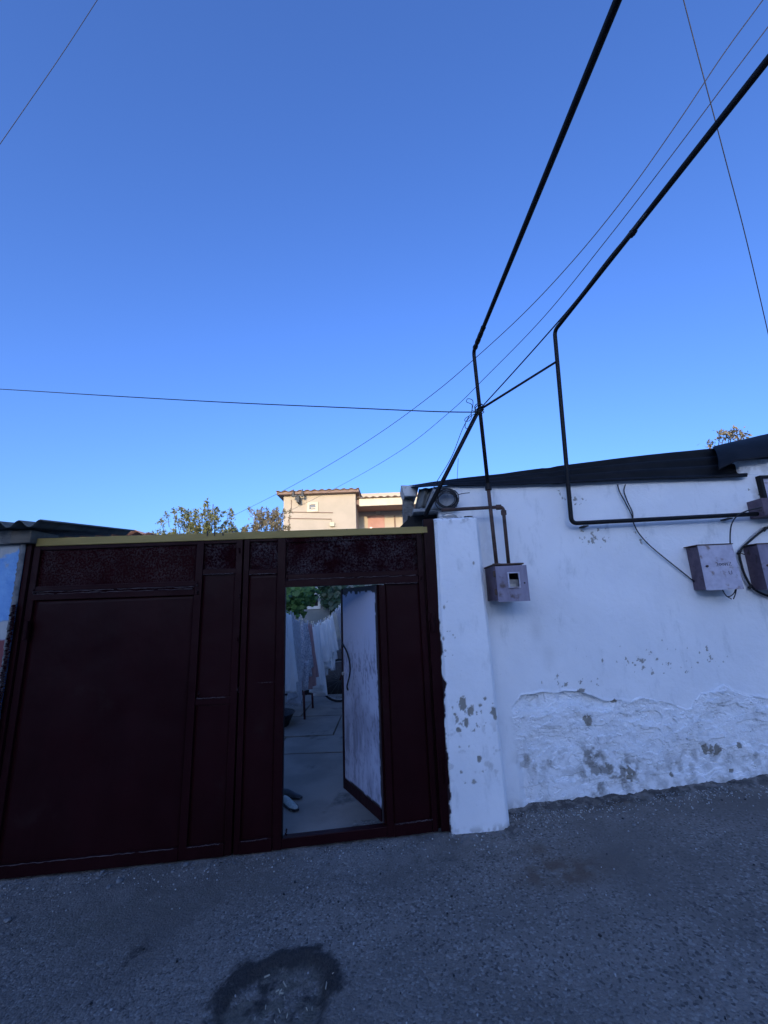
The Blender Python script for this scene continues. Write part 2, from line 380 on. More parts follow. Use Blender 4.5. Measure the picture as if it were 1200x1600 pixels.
def courtyard():
    base = MB().box((-6, 3.17, -.55), (.33, 14, FLOOR-.03)).build('courtyard_floor', M['grey_mortar'])
    tag(base, 'grey concrete courtyard floor behind the gate', kind='structure')
    rnd = random.Random(4)
    X, Y = np.meshgrid(np.linspace(-3.5,.32,90), np.linspace(3.172,4.86,60), indexing='ij')
    Z = FLOOR + .010*(fbm(X*2,Y*2,4,3)-.5)
    P = [[(X[i,j],Y[i,j],Z[i,j]) for j in range(60)] for i in range(90)]
    m = MB().grid(P)
    m.build('poured_concrete', M['concrete'], base, smooth=True)
    # slabs laid further in, unevenly settled
    y = 4.87
    for r in range(6):
        d = (.62,.95,.95,.95,1.0,1.0)[r]; x = -3.5 - (r % 2)*.3 - .1
        while x < .30:
            w = .78 + rnd.uniform(-.04,.04); x1 = min(x+w, .32)
            if x1 - x > .12 and x1 > -3:
                t = [rnd.uniform(-.008,.008) for _ in range(4)]; g = .008; z = FLOOR
                q0 = [(x+g,y+g,z-.04),(x1-g,y+g,z-.04),(x1-g,y+d-g,z-.04),(x+g,y+d-g,z-.04)]
                q1 = [(a[0],a[1],z+t[k]) for k, a in enumerate(q0)]
                MB().hexa(q0, q1).build('slab', M['concrete'], base, bevel=.004)
            x = x1
        y += d
courtyard()

# ------------------------------------------------------------------ the gate
def gxx(px, py=900): return at(px, py, YG).x
def gzz(px, py): return at(px, py, YG).z
gate = thing('metal_gate', (-1.2, YG, float(road_z(-1.2))), 'dark maroon sheet steel double gate with its wicket door standing open', 'gate')
def bar_v(name, x0, x1, z1, y0, y1, z0=None, mat='gate', bevel=.003):
    zb0 = gate_bottom(x0) if z0 is None else z0; zb1 = gate_bottom(x1) if z0 is None else z0
    return MB().plate([(x0,zb0),(x1,zb1),(x1,z1),(x0,z1)], y0, y1).build(name, M[mat], gate, bevel=bevel)
def bar_h(name, x0, x1, za0, za1, h, y0, y1, mat='gate', bevel=.003):
    return MB().plate([(x0,za0-h),(x1,za1-h),(x1,za1),(x0,za0)], y0, y1).build(name, M[mat], gate, bevel=bevel)
def sheet(x0, x1, zt, zb, y, mat='gate', nx=24, nz=40, seed=1, amp=.006):
    """slightly buckled steel sheet"""
    rows = []
    for i in range(nx+1):
        x = x0+(x1-x0)*i/nx; b = gate_bottom(x)+.01 if zb is None else zb; row = []
        for j in range(nz+1):
            z = b+(zt-b)*j/nz
            e = min(i, nx-i)/nx*min(j, nz-j)/nz*4
            dy = amp*2*(float(fbm(np.array(x*2.3), np.array(z*2.3), seed, 3))-.5)*min(1, e*6)
            row.append((x, y+dy, z))
        rows.append(row)
    return MB().grid(rows).build('sheet', M[mat], gate, smooth=True, solid=.003)
ZT = 2.150                                                    # top of the leaves
xs_ = {k: gxx(k) for k in (33,40,48,49,51,61,307,318,369,379,381,390,434,447,592,601,662,665,682)}
# posts
bar_v('post', xs_[40], xs_[49], 2.215, YG-.035, YG+.045)
bar_v('post', xs_[665]+.002, xs_[682], 2.235, YG-.030, YG+.05)
# left leaf
yf0, yf1, ys0 = YG-.022, YG+.018, YG-.004
for a, b in ((51,61),(307,318),(369,379)):
    bar_v('stile', xs_[a], xs_[b], ZT, yf0, yf1)
bar_h('rail', xs_[61], xs_[307], ZT+.002, ZT+.002, .045, yf0+.003, yf1-.003)
z_a = gzz(180, 913); z_b = gzz(180, 925)
bar_h('rail', xs_[61], xs_[307], z_a+.004, z_a, .036, yf0+.003, yf1-.003)
bar_h('rail', xs_[61], xs_[307], z_b+.002, z_b-.003, .042, yf0-.004, yf1-.003)
bar_h('rail', xs_[318], xs_[369], ZT+.002, ZT+.002, .045, yf0+.003, yf1-.003)
zn = gzz(345, 889)
bar_h('rail', xs_[318], xs_[369], zn, zn, .040, yf0+.003, yf1-.003)
zl = gzz(335, 1090)
bar_h('rail', xs_[318], xs_[369], zl, zl+.004, .045, yf0+.003, yf1-.003)
for a, b in ((61,307),(318,369),(390,434)):
    h = .075
    bar_h('rail', xs_[a], xs_[b], gate_bottom(xs_[a])+h, gate_bottom(xs_[b])+h, h, yf0-.006, yf1-.003)
sheet(xs_[61]-.008, xs_[307]+.008, ZT-.02, z_b-.025, ys0, 'gate_s', seed=2)
sheet(xs_[61]-.008, xs_[307]+.008, z_b-.03, None, ys0, 'gate', seed=3, amp=.010)
sheet(xs_[318]-.008, xs_[369]+.008, ZT-.02, zn-.03, ys0, 'gate_b', seed=4, nx=8, nz=12)
sheet(xs_[318]-.008, xs_[369]+.008, zn-.03, zl-.03, ys0, 'gate', seed=5, nx=8)
sheet(xs_[318]-.008, xs_[369]+.008, zl-.03, None, ys0, 'gate', seed=6, nx=8)
# right leaf
for a, b in ((381,390),(434,447)):
    bar_v('stile', xs_[a]+.002, xs_[b], ZT+.006, yf0, yf1)
bar_v('stile', xs_[601]-.046, xs_[601], gzz(600, 906)-.038, yf0, yf1)
bar_v('stile', xs_[662]-.040, xs_[662]-.002, ZT-.004, yf0, yf1)
bar_h('rail', xs_[390], xs_[434], ZT+.006, ZT+.006, .045, yf0+.003, yf1-.003)
zr = gzz(412, 890)
bar_h('rail', xs_[390], xs_[434], zr, zr, .034, yf0+.003, yf1-.003)
sheet(xs_[390]-.008, xs_[434]+.008, ZT-.02, zr-.02, ys0, 'gate_b', seed=7, nx=8, nz=12)
sheet(xs_[390]-.008, xs_[434]+.008, zr-.02, None, ys0, 'gate', seed=8, nx=8)
bar_h('rail', xs_[447], xs_[662]-.042, ZT, ZT-.006, .055, yf0+.003, yf1-.003, 'gate_b')
zq = gzz(555, 894); zq2 = gzz(555, 903)
bar_h('rail', xs_[447], xs_[662]-.042, zq, zq-.002, .038, yf0+.003, yf1-.003)
bar_h('rail', xs_[447], xs_[662]-.042, zq2, zq2-.004, .050, yf0-.005, yf1-.003)
sheet(xs_[447]-.008, xs_[662]-.035, ZT-.03, zq2-.025, ys0, 'gate_b', seed=9, amp=.014)
bar_v('added_gap_strip', xs_[379]-.012, xs_[381]+.014, ZT-.01, yf1+.001, yf1+.006)  # added strips behind the gaps, so that no light shows through
bar_v('added_gap_strip', xs_[662]-.014, xs_[665]+.012, ZT-.01, yf1+.001, yf1+.006)
sheet(xs_[601]-.008, xs_[662]-.035, zq2-.02, None, ys0, 'gate', seed=10, nx=10)
bar_h('rail', xs_[601], xs_[662]-.042, gate_bottom(xs_[601])+.07, gate_bottom(xs_[662])+.07, .07, yf0-.004, yf1-.003)
bar_h('sill', xs_[447], xs_[601]-.046, gate_bottom(xs_[447])+.060, gate_bottom(xs_[601])+.058, .058, yf0+.003, yf1+.02)
# olive timber lying over the gate
q = [at(57,842,YG-.03), at(668,823,YG-.03)]
MB().plate([(q[0].x, q[0].z-.057), (q[1].x, q[1].z-.048), (q[1].x, q[1].z+.004), (q[0].x, q[0].z+.004)], YG-.030, YG+.06).build('top_beam', M['olive'], gate, bevel=.004)['label'] = 'olive yellow painted timber along the top of the gate'
for px in (327, 338, 351):
    x = gxx(px, 835); MB().box((x-.005, YG-.034, ZT+.015), (x+.003, YG-.0305, ZT+.058-.02*(px==351))).build('drip', M['black'], gate)
def ridge(xa, xb, za, zb2, seed, y=YG-.030):  # lighter beads draw the scuffs and the highlights along the rails
    rn = random.Random(seed); n = 46; runs = []; cur = []
    for k in range(n+1):
        t = k/n
        if rn.random() < .05 and len(cur) > 4: runs.append(cur); cur = []
        cur.append(((xa+(xb-xa)*t), y+rn.uniform(0,.003), za+(zb2-za)*t+rn.uniform(-.003,.003)))
    runs.append(cur)
    for r_ in runs:
        if len(r_) > 2: MB().tube(r_, [rn.uniform(.0010,.0034) for _ in r_], 6).build('highlight_ridge', M['worn'], gate, smooth=True)
ridge(xs_[61], xs_[307], z_a-.036, z_a-.040, 1); ridge(xs_[61]+.0, xs_[307]-.01, z_b+.004, z_b, 2)
ridge(xs_[447]+.02, xs_[662]-.06, zq2+.003, zq2, 3); ridge(xs_[601], xs_[662]-.05, zq2-.052, zq2-.054, 4)
ridge(xs_[318]+.01, xs_[369]-.03, zl+.003, zl+.006, 5); ridge(xs_[318]+.01, xs_[369]-.01, zn-.04, zn-.04, 6)
ridge(xs_[390]+.005, xs_[434]-.01, zr-.034, zr-.034, 7)
for a_, b_, sd_ in ((61,307,8),(318,369,9),(390,434,10),(601,662,11)):
    ridge(xs_[a_]+.01, xs_[b_]-.03, gate_bottom(xs_[a_])+.074, gate_bottom(xs_[b_])+.074, sd_)
ridge(gxx(403,1065), gxx(430,1065), gzz(415,1066), gzz(415,1066), 12, YG-.006)
# hinges: barrel with a welded leaf
for (px, py, l) in ((41,985,.13),(676,972,.13),(697,1205,.15)):
    p = at(px, py, YG-.045)
    h = MB().tube([(p.x,p.y,p.z-l/2),(p.x,p.y,p.z+l/2)], .015, 10)
    h.tube([(p.x,p.y,p.z-.004),(p.x,p.y,p.z+.004)], .018, 10)
    h.box((p.x-.03, p.y+.006, p.z+.005), (p.x+.012, p.y+.02, p.z+l/2-.006))
    h.build('hinge', M['gate'], gate, smooth=False)
# beads of weld and lumps of paint
rnd = random.Random(12)
for (px, py) in ((308,913),(309,925),(52,925),(448,905),(659,904),(372,1000),(310,1085),(372,1078),(447,1300),(375,930),(374,860)):
    p = at(px, py, YG-.026); b = MB()
    pts = [(p.x+rnd.uniform(-.006,.006), p.y, p.z+k*.006) for k in range(-3,4)]
    b.tube(pts, [.003+rnd.random()*.004 for _ in pts], 6); b.build('weld', M['gate_b'], gate, smooth=True)
# wicket door, hinged on its right jamb and pushed inwards
hx = xs_[601]-.050; dw = hx - xs_[447] - .006
zb_ = gate_bottom(hx)+.070; zt_ = zq2-.0555
ang = R_(61)
def dpos(u, w, z):
    """u from hinge to free edge, w outwards through the outer face"""
    return Vector((hx - math.cos(ang)*u - math.sin(ang)*w, YG + math.sin(ang)*u - math.cos(ang)*w, z))
def dbox(u0, u1, w0, w1, z0, z1):
    q0 = [dpos(u0,w0,z0), dpos(u0,w1,z0), dpos(u1,w1,z0), dpos(u1,w0,z0)]
    return MB().hexa(q0, [Vector((a.x,a.y,z1)) for a in q0])
def door():
    nu, nz = 70, 170
    P = []; pale = []; grime = []
    u = np.linspace(.008, dw-.008, nu+1); z = np.linspace(zb_+.005, zt_-.005, nz+1)
    Uu, Zz = np.meshgrid(u, z, indexing='ij')
    e = .05*(fbm(Uu*22, Zz*22, 3, 4)-.5)
    edge = np.minimum.reduce([Uu-.035+e*.4, (dw-.030-Uu)+e*.3, (zt_-.045-Zz)+e*1.4, (Zz-zb_-.085)+e*.5])
    pale = sstep(0, .004, edge)
    zn = (Zz-zb_)/(zt_-zb_)
    streak = fbm(Uu*26, Zz*3.2, 8, 5); spot = fbm(Uu*30, Zz*18, 15, 5)
    fine = fbm(Uu*60, Zz*22, 25, 5, .65); soft = fbm(Uu*7, Zz*4, 27, 4)
    g1 = np.exp(-((zn-.25)/.07)**2)*sstep(.30,.75,streak)*sstep(dw*.15,dw*.6,Uu)*.75
    g2 = np.exp(-((zn-.40)/.16)**2)*sstep(.35,.75,soft)*.50
    g3 = sstep(.80,.55,zn)*sstep(.50,.72,fine)*.40
    g4 = np.exp(-((zn-.64)/.09)**2)*sstep(.46,.66,fine)*.40 + sstep(.9,.3,zn)*.16 + np.exp(-((zn-.1)/.06)**2)*sstep(.4,.7,streak)*.4
    grime = np.clip(g1+g2+g3+g4, 0, .8)
    rows = [[dpos(Uu[i,j], .012+.004*(0), Zz[i,j]) for j in range(nz+1)] for i in range(nu+1)]
    m = mat_attr2('lilac_door_paint', (.020,.008,.010), (.40,.415,.52), 'pale', .7, (.115,.115,.155), 'grime', .3)
    # grime only where the pale coat is
    MB().grid(rows).build('door_sheet', m, gate, attrs=dict(pale=pale.ravel(), grime=(grime*pale).ravel()), solid=.003)['label'] = 'pale lilac grimy face of the open wicket door'
    fr = [dbox(0,.032,-.03,.008,zb_,zt_), dbox(dw-.032,dw,-.03,.018,zb_,zt_), dbox(.0325,dw-.0325,-.03,.008,zb_,zb_+.035), dbox(.0325,dw-.0325,-.03,.008,zt_-.035,zt_)]
    w = fr[0]
    for f in fr[1:]: w.add(f.v, f.f)
    d = w.build('door_frame', M['gate'], gate)
    kb = dbox(.033,dw-.033,.0145,.020,zb_+.004,zb_+.075)
    kb.build('kick_strip', M['gate'], gate)
    # D shaped pull
    zc = at(550,1040,3.6).z
    pts = [dpos(dw-.02, .016, zc+.17), dpos(dw-.07, .035, zc+.165), dpos(dw-.17,.04,zc+.11), dpos(dw-.225,.04,zc+.02), dpos(dw-.215,.04,zc-.06), dpos(dw-.15,.035,zc-.155), dpos(dw-.12,.014,zc-.19)]
    MB().tube(spline(pts, 6), .0065, 8).build('handle', M['black_pipe'], gate, smooth=True)
    k = dpos(dw-.045,.016,zc-.07)
    MB().tube([k, dpos(dw-.045,.03,zc-.07)], .013, 10).build('lock', M['steel'], gate)
door()

# ------------------------------------------------------------------ white house, pillar
def wall_mesh(x0, x1, z0, z1, Y, step, fn, name, parent, depth, shape=None, smooth=True):
    nx = int((x1-x0)/step); nz = int((z1-z0)/step)
    X, Z = np.meshgrid(np.linspace(x0,x1,nx+1), np.linspace(z0,z1,nz+1), indexing='ij')
    h, A = fn(X, Z)
    XX = shape(X, Z) if shape else X
    V = np.stack([XX, Y-h, Z], -1).reshape(-1,3)
    k = nz+1; i = (np.arange(nx)[:,None]*k + np.arange(nz)[None,:]).ravel()
    mb = MB(); mb.v = V.tolist(); mb.f = np.stack([i, i+k, i+k+1, i+1],1).tolist()
    # closed sides and back
    n0 = len(mb.v)
    ring = [a*k for a in range(nx+1)] + [nx*k+b for b in range(1,k)] + [a*k+k-1 for a in range(nx-1,-1,-1)] + [b for b in range(k-2,0,-1)]
    back = [(mb.v[r][0], Y+depth, mb.v[r][2]) for r in ring]
    mb.v += back; m = len(ring)
    for a in range(m):
        b = (a+1) % m; mb.f.append((ring[a], n0+a, n0+b, ring[b]))
    mb.f.append(tuple(n0+a for a in range(m)))
    ext = {q: np.concatenate([v.ravel(), [v.ravel()[r] for r in ring]]) for q, v in A.items()}
    return mb.build(name, M['plaster'], parent, smooth=smooth, attrs=ext)

def px_mask(X, Z, Y, spots, seed):
    """ragged patches of fallen paint; spots are (px, py, rx, rz) """
    m = np.zeros_like(X); w = fbm(X*38, Z*38, seed, 4)-.5
    for (px, py, sx, sz) in spots:
        c = at(px, py, Y); d = np.sqrt(((X-c.x)/sx)**2+((Z-c.z)/sz)**2)
        m = np.maximum(m, sstep(1.0, .90, d+w*2.2))
    return m

house = thing('white_house', (2.0, YW, .25), 'whitewashed plaster house with black sheet roof and flaking lower wall', 'house')
def wall_fn(X, Z):
    edge_px = [(797,1110),(815,1088),(850,1082),(905,1080),(945,1093),(985,1097),(1000,1088),(1045,1100),(1080,1105),(1095,1082),(1130,1070),(1155,1085),(1200,1092),(1300,1095)]
    pts = [at(a,b,YW) for a,b in edge_px]
    ze = np.interp(X, [p.x for p in pts], [p.z for p in pts]) + .05*(fbm(X*9, Z*9, 31, 4)-.5)
    below = ze - Z
    left = sstep(at(800,1150,YW).x, at(812,1150,YW).x+.02, X + .05*(fbm(X*6,Z*9,90,3)-.5))
    inb = sstep(0, .006, below)*left
    h = .012*(fbm(X*1.7, Z*1.7, 5, 3)-.5) + .004*(fbm(X*9, Z*9, 6, 4)-.5)
    n1 = fbm(X*6, Z*9, 11, 5); n2 = fbm(X*20, Z*24, 13, 4)
    # layers of old limewash that have come away in steps
    n1 = fbm(X*3.2+.30*n2, Z*6.5+.25*n2, 11, 6, .50)
    terr = (np.floor(n1*10)/10) + .12*(np.floor(n2*6)/6)
    fade = np.exp(-np.clip(below,0,9)/.38)
    h = h - inb*(.015 + (terr-.5)*.15*(.25+.75*fade)) + inb*.006*(fbm(X*34,Z*40,17,4,.6)-.5)
    ge = np.hypot(*np.gradient(terr)); crack = sstep(.03,.09,ge)*inb*sstep(.40,.62,fbm(X*5,Z*6,29,4))
    lip = np.exp(-((below+.004)/.010)**2)*left*.006*sstep(.3,.6,fbm(X*10,Z*3,19,3))
    h = h + lip
    # bare render where flakes have dropped off
    bare = px_mask(X, Z, YW, [(919,1126,.022,.045),(908,1079,.028,.012),(1112,1172,.030,.030),(1122,1174,.030,.042),(1104,1170,.018,.030),(984,1207,.028,.05),(952,1200,.020,.034),(1146,1206,.018,.03),(1052,1212,.018,.022),(1155,1166,.018,.02),(960,1096,.03,.012)], 44)
    cr = fbm(X*11, Z*12, 23, 5); bare = np.maximum(bare, sstep(.012,.0, np.abs(cr-.52))*sstep(.52,.66,fbm(X*4,Z*4,61,3))*inb*.28); bare = np.maximum(bare, crack*(.06+.34*fade))
    # chips higher up
    chips = np.zeros_like(X); rn = np.random.RandomState(5)
    for (cx, cy, sx, sy, n) in ((925,842,35,22,26),(1010,838,30,16,10),(890,780,40,20,5),(1180,765,14,14,14),(1190,795,10,12,14),(1050,1030,140,30,2),(905,1062,60,14,16)):
        c = at(cx, cy, YW); k_ = YW/650
        reg = np.exp(-((X-c.x)/(sx*k_))**2-((Z-c.z)/(sy*k_))**2)
        chips = np.maximum(chips, sstep(0,.03, fbm(X*34+cx, Z*30, 83, 4, .6) - (1.0-.365*sstep(.10,.7,reg)*(.80+.20*min(n,26)/26))))
    bare = np.maximum(bare, chips*.9)
    h = h - .004*bare
    def blob(px, py, sx, sz): 
        c = at(px, py, YW); return np.exp(-((X-c.x)/sx)**2-((Z-c.z)/sz)**2)
    sp = fbm(X*24, Z*20, 71, 5); sp2 = fbm(X*60, Z*60, 73, 3)
    damp = blob(925,1188,.10,.12)*1.3 + blob(955,1212,.16,.07)*.9 + blob(985,1205,.10,.08) + blob(850,1195,.14,.05)*.7 + blob(1110,1180,.22,.07)*.45 + blob(1060,1205,.2,.06)*.5 + blob(930,1235,.08,.05)*.8 + blob(1190,1180,.2,.07)*.5+blob(820,1185,.07,.06)*.5
    stain = np.clip(damp,0,1.3)*sstep(.42,.62,sp)*.75 + np.clip(damp,0,1)*sstep(.55,.7,sp2)*.25
    foot = Z - road_z(X)
    stain = stain + sstep(.10,.0,foot)*sstep(.42,.60,sp)*.35
    stain = stain + (blob(838,985,.05,.10)+blob(858,1025,.05,.09))*.16 + blob(800,948,.14,.05)*.14*0
    stain = stain + blob(1185,775,.05,.09)*sstep(.45,.65,sp)*.5 + blob(760,840,.05,.25)*.14*sstep(.3,.6,sp)
    stain = stain + inb*sstep(.60,.72,sp)*.16
    return h, dict(bare=np.clip(bare,0,1), stain=np.clip(stain,0,.85), paint=np.zeros_like(X))
wall_mesh(.44, 3.70, -.2, 2.532, YW, .0056, wall_fn, 'wall', house, .10, smooth=False)
# higher stub of the wall under the raised sheet
c0 = at(1166,750,YW).x
def stub_fn(X, Z):
    h = .010*(fbm(X*2,Z*2,5,3)-.5); st = sstep(.5,.7,fbm(X*22,Z*22,3,4))*.3
    z = np.zeros_like(X); return h, dict(bare=z, stain=st, paint=z)
wall_mesh(c0-.03, 3.70, 2.5325, at(1185,717,YW).z, YW+.004, .012, stub_fn, 'wall_top', house, .06)
# end wall and rear of the house
MB().box((.34, 3.56, -.3), (.44, 8.0, 2.60)).box((.445, 7.9, -.3), (3.7, 8.0, 2.60)).box((3.71, 3.3, -.3), (3.80, 8.0, 2.8)).build('rear_wall', M['limewash'], house)

# black roof sheets
def lerp_curve(pts, t):
    xs = np.array([p[0] for p in pts], float); ys = np.array([p[1] for p in pts], float)
    x = xs[0]+(xs[-1]-xs[0])*t; return x, float(np.interp(x, xs, ys))
def roof_sheet(bot, top, Yb, Yt, waves, amp, name, nu=110, nv=40, seed=0):
    P = []
    for i in range(nu+1):
        u = i/nu; bx, by = lerp_curve(bot, u); tx, ty = lerp_curve(top, u)
        b = at(bx, by, Yb); t = at(tx, ty, Yt); d = t-b; n = Vector((0,-d.z,d.y)).normalized()*-1
        n = Vector((0, -d.z, d.y)).normalized()
        row = []
        for j in range(nv+1):
            v = j/nv; a = amp*min(1, u*1.8+.12)
            off = a*math.sin(2*math.pi*waves*v+.6) + .012*(float(fbm(np.array(u*7.), np.array(v*2.), seed, 3))-.5)
            if .40 < u < .44: off -= .006*math.sin((u-.40)/.04*math.pi)
            row.append(b+d*v+n*off)
        P.append(row)
    return MB().grid(P).build(name, M['roof_black'], house, smooth=True, solid=.003)
roof_sheet([(655,762),(700,758),(780,760),(895,757),(1000,752),(1166,747)], [(632,760),(700,750),(790,739),(950,717),(1110,699),(1166,688)], 3.25, 3.56, 3.6, .021, 'roof_sheet', seed=3)
def flap():
    top = [(1112,700),(1150,691),(1200,679),(1260,664)]; bot = [(1122,736),(1150,723),(1167,721),(1205,715),(1270,704)]
    P = []
    for i in range(41):
        u = i/40; tx, ty = lerp_curve(top, u); bx, by = lerp_curve(bot, u)
        b = at(bx,by,3.20); t = at(tx,ty,3.53); d = t-b
        P.append([b+d*v+Vector((0,-d.z,d.y)).normalized()*(.035*math.sin(math.pi*v)+.012+.01*(float(fbm(np.array(u*5.),np.array(v*2.),9,3))-.5)) for v in [k/14 for k in range(15)]])
    return MB().grid(P).build('roof_sheet', M['roof_black'], house, smooth=True, solid=.003)
flap()['label'] = 'smooth black sheet bent over the end of the corrugated one'
MB().plate([(.46,2.60),(3.80,2.83),(3.80,2.86),(.46,2.63)], 3.62, 8.1).build('roof_deck', M['slate_dark'], house)
# folded gutter end and loose grey sheets at the left end of the roof
def quad_solid(pix, Y0, Y1):
    q = [at(a,b,Y0) for a,b in pix]; q2 = [at(a,b,Y0)+Vector((0,Y1-Y0,0)) for a,b in pix]
    return MB().hexa(q2, q)
quad_solid([(632,776),(650,775),(655,759),(626,758)], 3.42, 3.70).build('gutter_end', M['galv'], house, bevel=.006)
quad_solid([(630,826),(650,824),(646,779),(629,780)], 3.50, 3.60).build('end_post', M['grey_mortar'], house, bevel=.006)
quad_solid([(636,822),(642,822),(641,806),(637,806)], 3.485, 3.498).build('opening', M['dark_void'], house)
def slate_piece(pix, Y0, Y1, waves, mat):
    a, b, c, d = pix; P = []                         # a bottom left, b bottom right, c top right, d top left
    A, B, C, D = at(*a,Y0), at(*b,Y0), at(*c,Y1), at(*d,Y1)
    for i in range(25):
        u = i/24; lo = A.lerp(B,u); hi = D.lerp(C,u)
        P.append([lo.lerp(hi, v/6)+Vector((0,.012*math.sin(u*waves*2*math.pi),0)) for v in range(7)])
    return MB().grid(P).build('slate_sheet', M[mat], house, smooth=True, solid=.006)
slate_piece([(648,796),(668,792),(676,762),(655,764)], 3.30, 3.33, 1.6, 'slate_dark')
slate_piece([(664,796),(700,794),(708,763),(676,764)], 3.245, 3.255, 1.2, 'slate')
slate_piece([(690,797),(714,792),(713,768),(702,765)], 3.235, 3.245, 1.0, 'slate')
quad_solid([(646,800),(712,797),(712,792),(646,795)], 3.26, 3.40).build('ledge', M['slate'], house, bevel=.004)
quad_solid([(612,836),(690,832),(690,799),(648,801)], 3.43, 3.47).build('gap_shade_panel', M['dark_void'], house)  # black slab standing in for the shade inside the gap

pillar = thing('gate_pillar', (.57, YP, .16), 'whitewashed plaster pillar between the maroon gate and the house wall', 'pillar')
pl = dict(tl=at(679,812,YP).x, tr=at(746,808,YP).x, bl=at(706,1303,YP).x-.01, br=at(798,1290,YP).x)
def pil_shape(X, Z):
    t = (Z-.1)/(2.23-.1); l = pl['bl']+(pl['tl']-pl['bl'])*t; r = pl['br']+(pl['tr']-pl['br'])*t
    return l+(r-l)*X + .006*(fbm(Z*4+X*2, X*0+3, 8, 3)-.5)
def pil_fn(T, Z):
    X = pil_shape(T, Z)
    h = .010*(fbm(X*3, Z*2.2, 5, 3)-.5) + .004*(fbm(X*11, Z*11, 6, 4)-.5)
    rnd_ = np.minimum(T, 1-T); h = h - .020*sstep(.06, 0, rnd_)
    h = h - .03*sstep(.02,0,(2.235-Z))
    bare = px_mask(X, Z, YP, [(723,1097,.020,.050),(735,1111,.022,.022),(771,1113,.020,.045),(729,1129,.014,.028),(716,1141,.020,.012),(710,1116,.010,.014),(748,1186,.014,.02),(758,1092,.02,.012),(750,1103,.014,.012)], 47)
    rn = np.random.RandomState(9)
    for (cx, cy, sx, sy, th) in ((732,1118,30,26,.66),(735,1195,24,30,.70),(700,1000,10,60,.72)):
        c = at(cx, cy, YP); reg = np.exp(-((X-c.x)/(sx*YP/650))**2-((Z-c.z)/(sy*YP/650))**2)
        bare = np.maximum(bare, .85*sstep(0,.03, fbm(X*36+cx, Z*32, 85, 4, .6) - (.95-(.95-th)*sstep(0,.6,reg))))
    for (px,py) in ((694,949),(693,998),(740,880)):
        c = at(px,py,YP); bare = np.maximum(bare, .95*sstep(1.2,.7,np.hypot((X-c.x)/.007,(Z-c.z)/.014)))
    h = h - .005*bare
    # ragged edge of the gate paint that strayed on to the pillar
    xe = at(682,900,YP).x + (at(704,1250,YP).x-at(682,900,YP).x)*(1.75-Z)/1.45*1.0
    xe = np.where(Z > 1.85, xe-.016, xe)
    xe = xe + .035*(fbm(Z*7, Z*0+2, 33, 4)-.5) + .022*(fbm(X*26, Z*34, 35, 3)-.5)
    for (px,py,s) in ((692,1067,.020),(686,975,.006)):
        c = at(px,py,YP); xe = xe + s*np.exp(-((Z-c.z)/.03)**2)
    paint = sstep(.003,-.003, X-xe)
    sp = fbm(X*26, Z*24, 71, 5); foot = Z-road_z(X)
    stain = sstep(.05,.0,foot)*sstep(.50,.66,sp)*.5 + sstep(.5,.2,np.abs(Z-.62)*2)*sstep(.60,.72,sp)*.3 + sstep(2.16,2.23,Z)*sstep(.45,.6,sp)*.6
    return h, dict(bare=np.clip(bare,0,1)*(1-paint), stain=np.clip(stain,0,.8)*(1-paint), paint=paint)
def pillar_mesh():
    # parametrised across its width, so that it leans and widens to the foot
    nx, z0, z1 = 64, -.05, 2.235
    nz = 380
    T, Z = np.meshgrid(np.linspace(0,1,nx+1), np.linspace(z0,z1,nz+1), indexing='ij')
    h, A = pil_fn(T, Z); X = pil_shape(T, Z)
    V = np.stack([X, YP-h, Z], -1).reshape(-1,3); k = nz+1
    i = (np.arange(nx)[:,None]*k + np.arange(nz)[None,:]).ravel()
    mb = MB(); mb.v = V.tolist(); mb.f = np.stack([i, i+k, i+k+1, i+1],1).tolist(); n0 = len(mb.v)
    ring = [a*k for a in range(nx+1)] + [nx*k+b for b in range(1,k)] + [a*k+k-1 for a in range(nx-1,-1,-1)] + [b for b in range(k-2,0,-1)]
    mb.v += [(mb.v[r][0], YW+.05, mb.v[r][2]) for r in ring]; m = len(ring)
    for a in range(m): b = (a+1) % m; mb.f.append((ring[a], n0+a, n0+b, ring[b]))
    ext = {q: np.concatenate([v.ravel(), [v.ravel()[r] for r in ring]]) for q, v in A.items()}
    mb.build('shaft', M['plaster'], pillar, smooth=True, attrs=ext)
pillar_mesh()
# rubble and a flattened can on the pillar top
rnd = random.Random(3)
for k in range(11):
    p = at(rnd.uniform(706,738), 807, YP+.07); r = rnd.uniform(.010,.022)
    bm = bmesh.new(); bmesh.ops.create_icosphere(bm, subdivisions=1, radius=r)
    b = MB(); b.add([(v.co.x*1.3+p.x, v.co.y+YP+.09+rnd.uniform(-.03,.03), v.co.z*.7+2.235+r*.4) for v in bm.verts], [[v.index for v in f.verts] for f in bm.faces]); bm.free()
    b.build('rubble', M['grey_mortar'], pillar)
p = at(702,804,YP+.06)
can = MB().tube([(p.x-.05,p.y,2.255),(p.x-.02,p.y,2.262),(p.x+.02,p.y,2.260),(p.x+.055,p.y,2.250)], [.012,.017,.016,.008], 10).build('flattened_can', M['steel'], None, smooth=True)
tag(can, 'flattened pale metal can lying on top of the pillar', 'can')

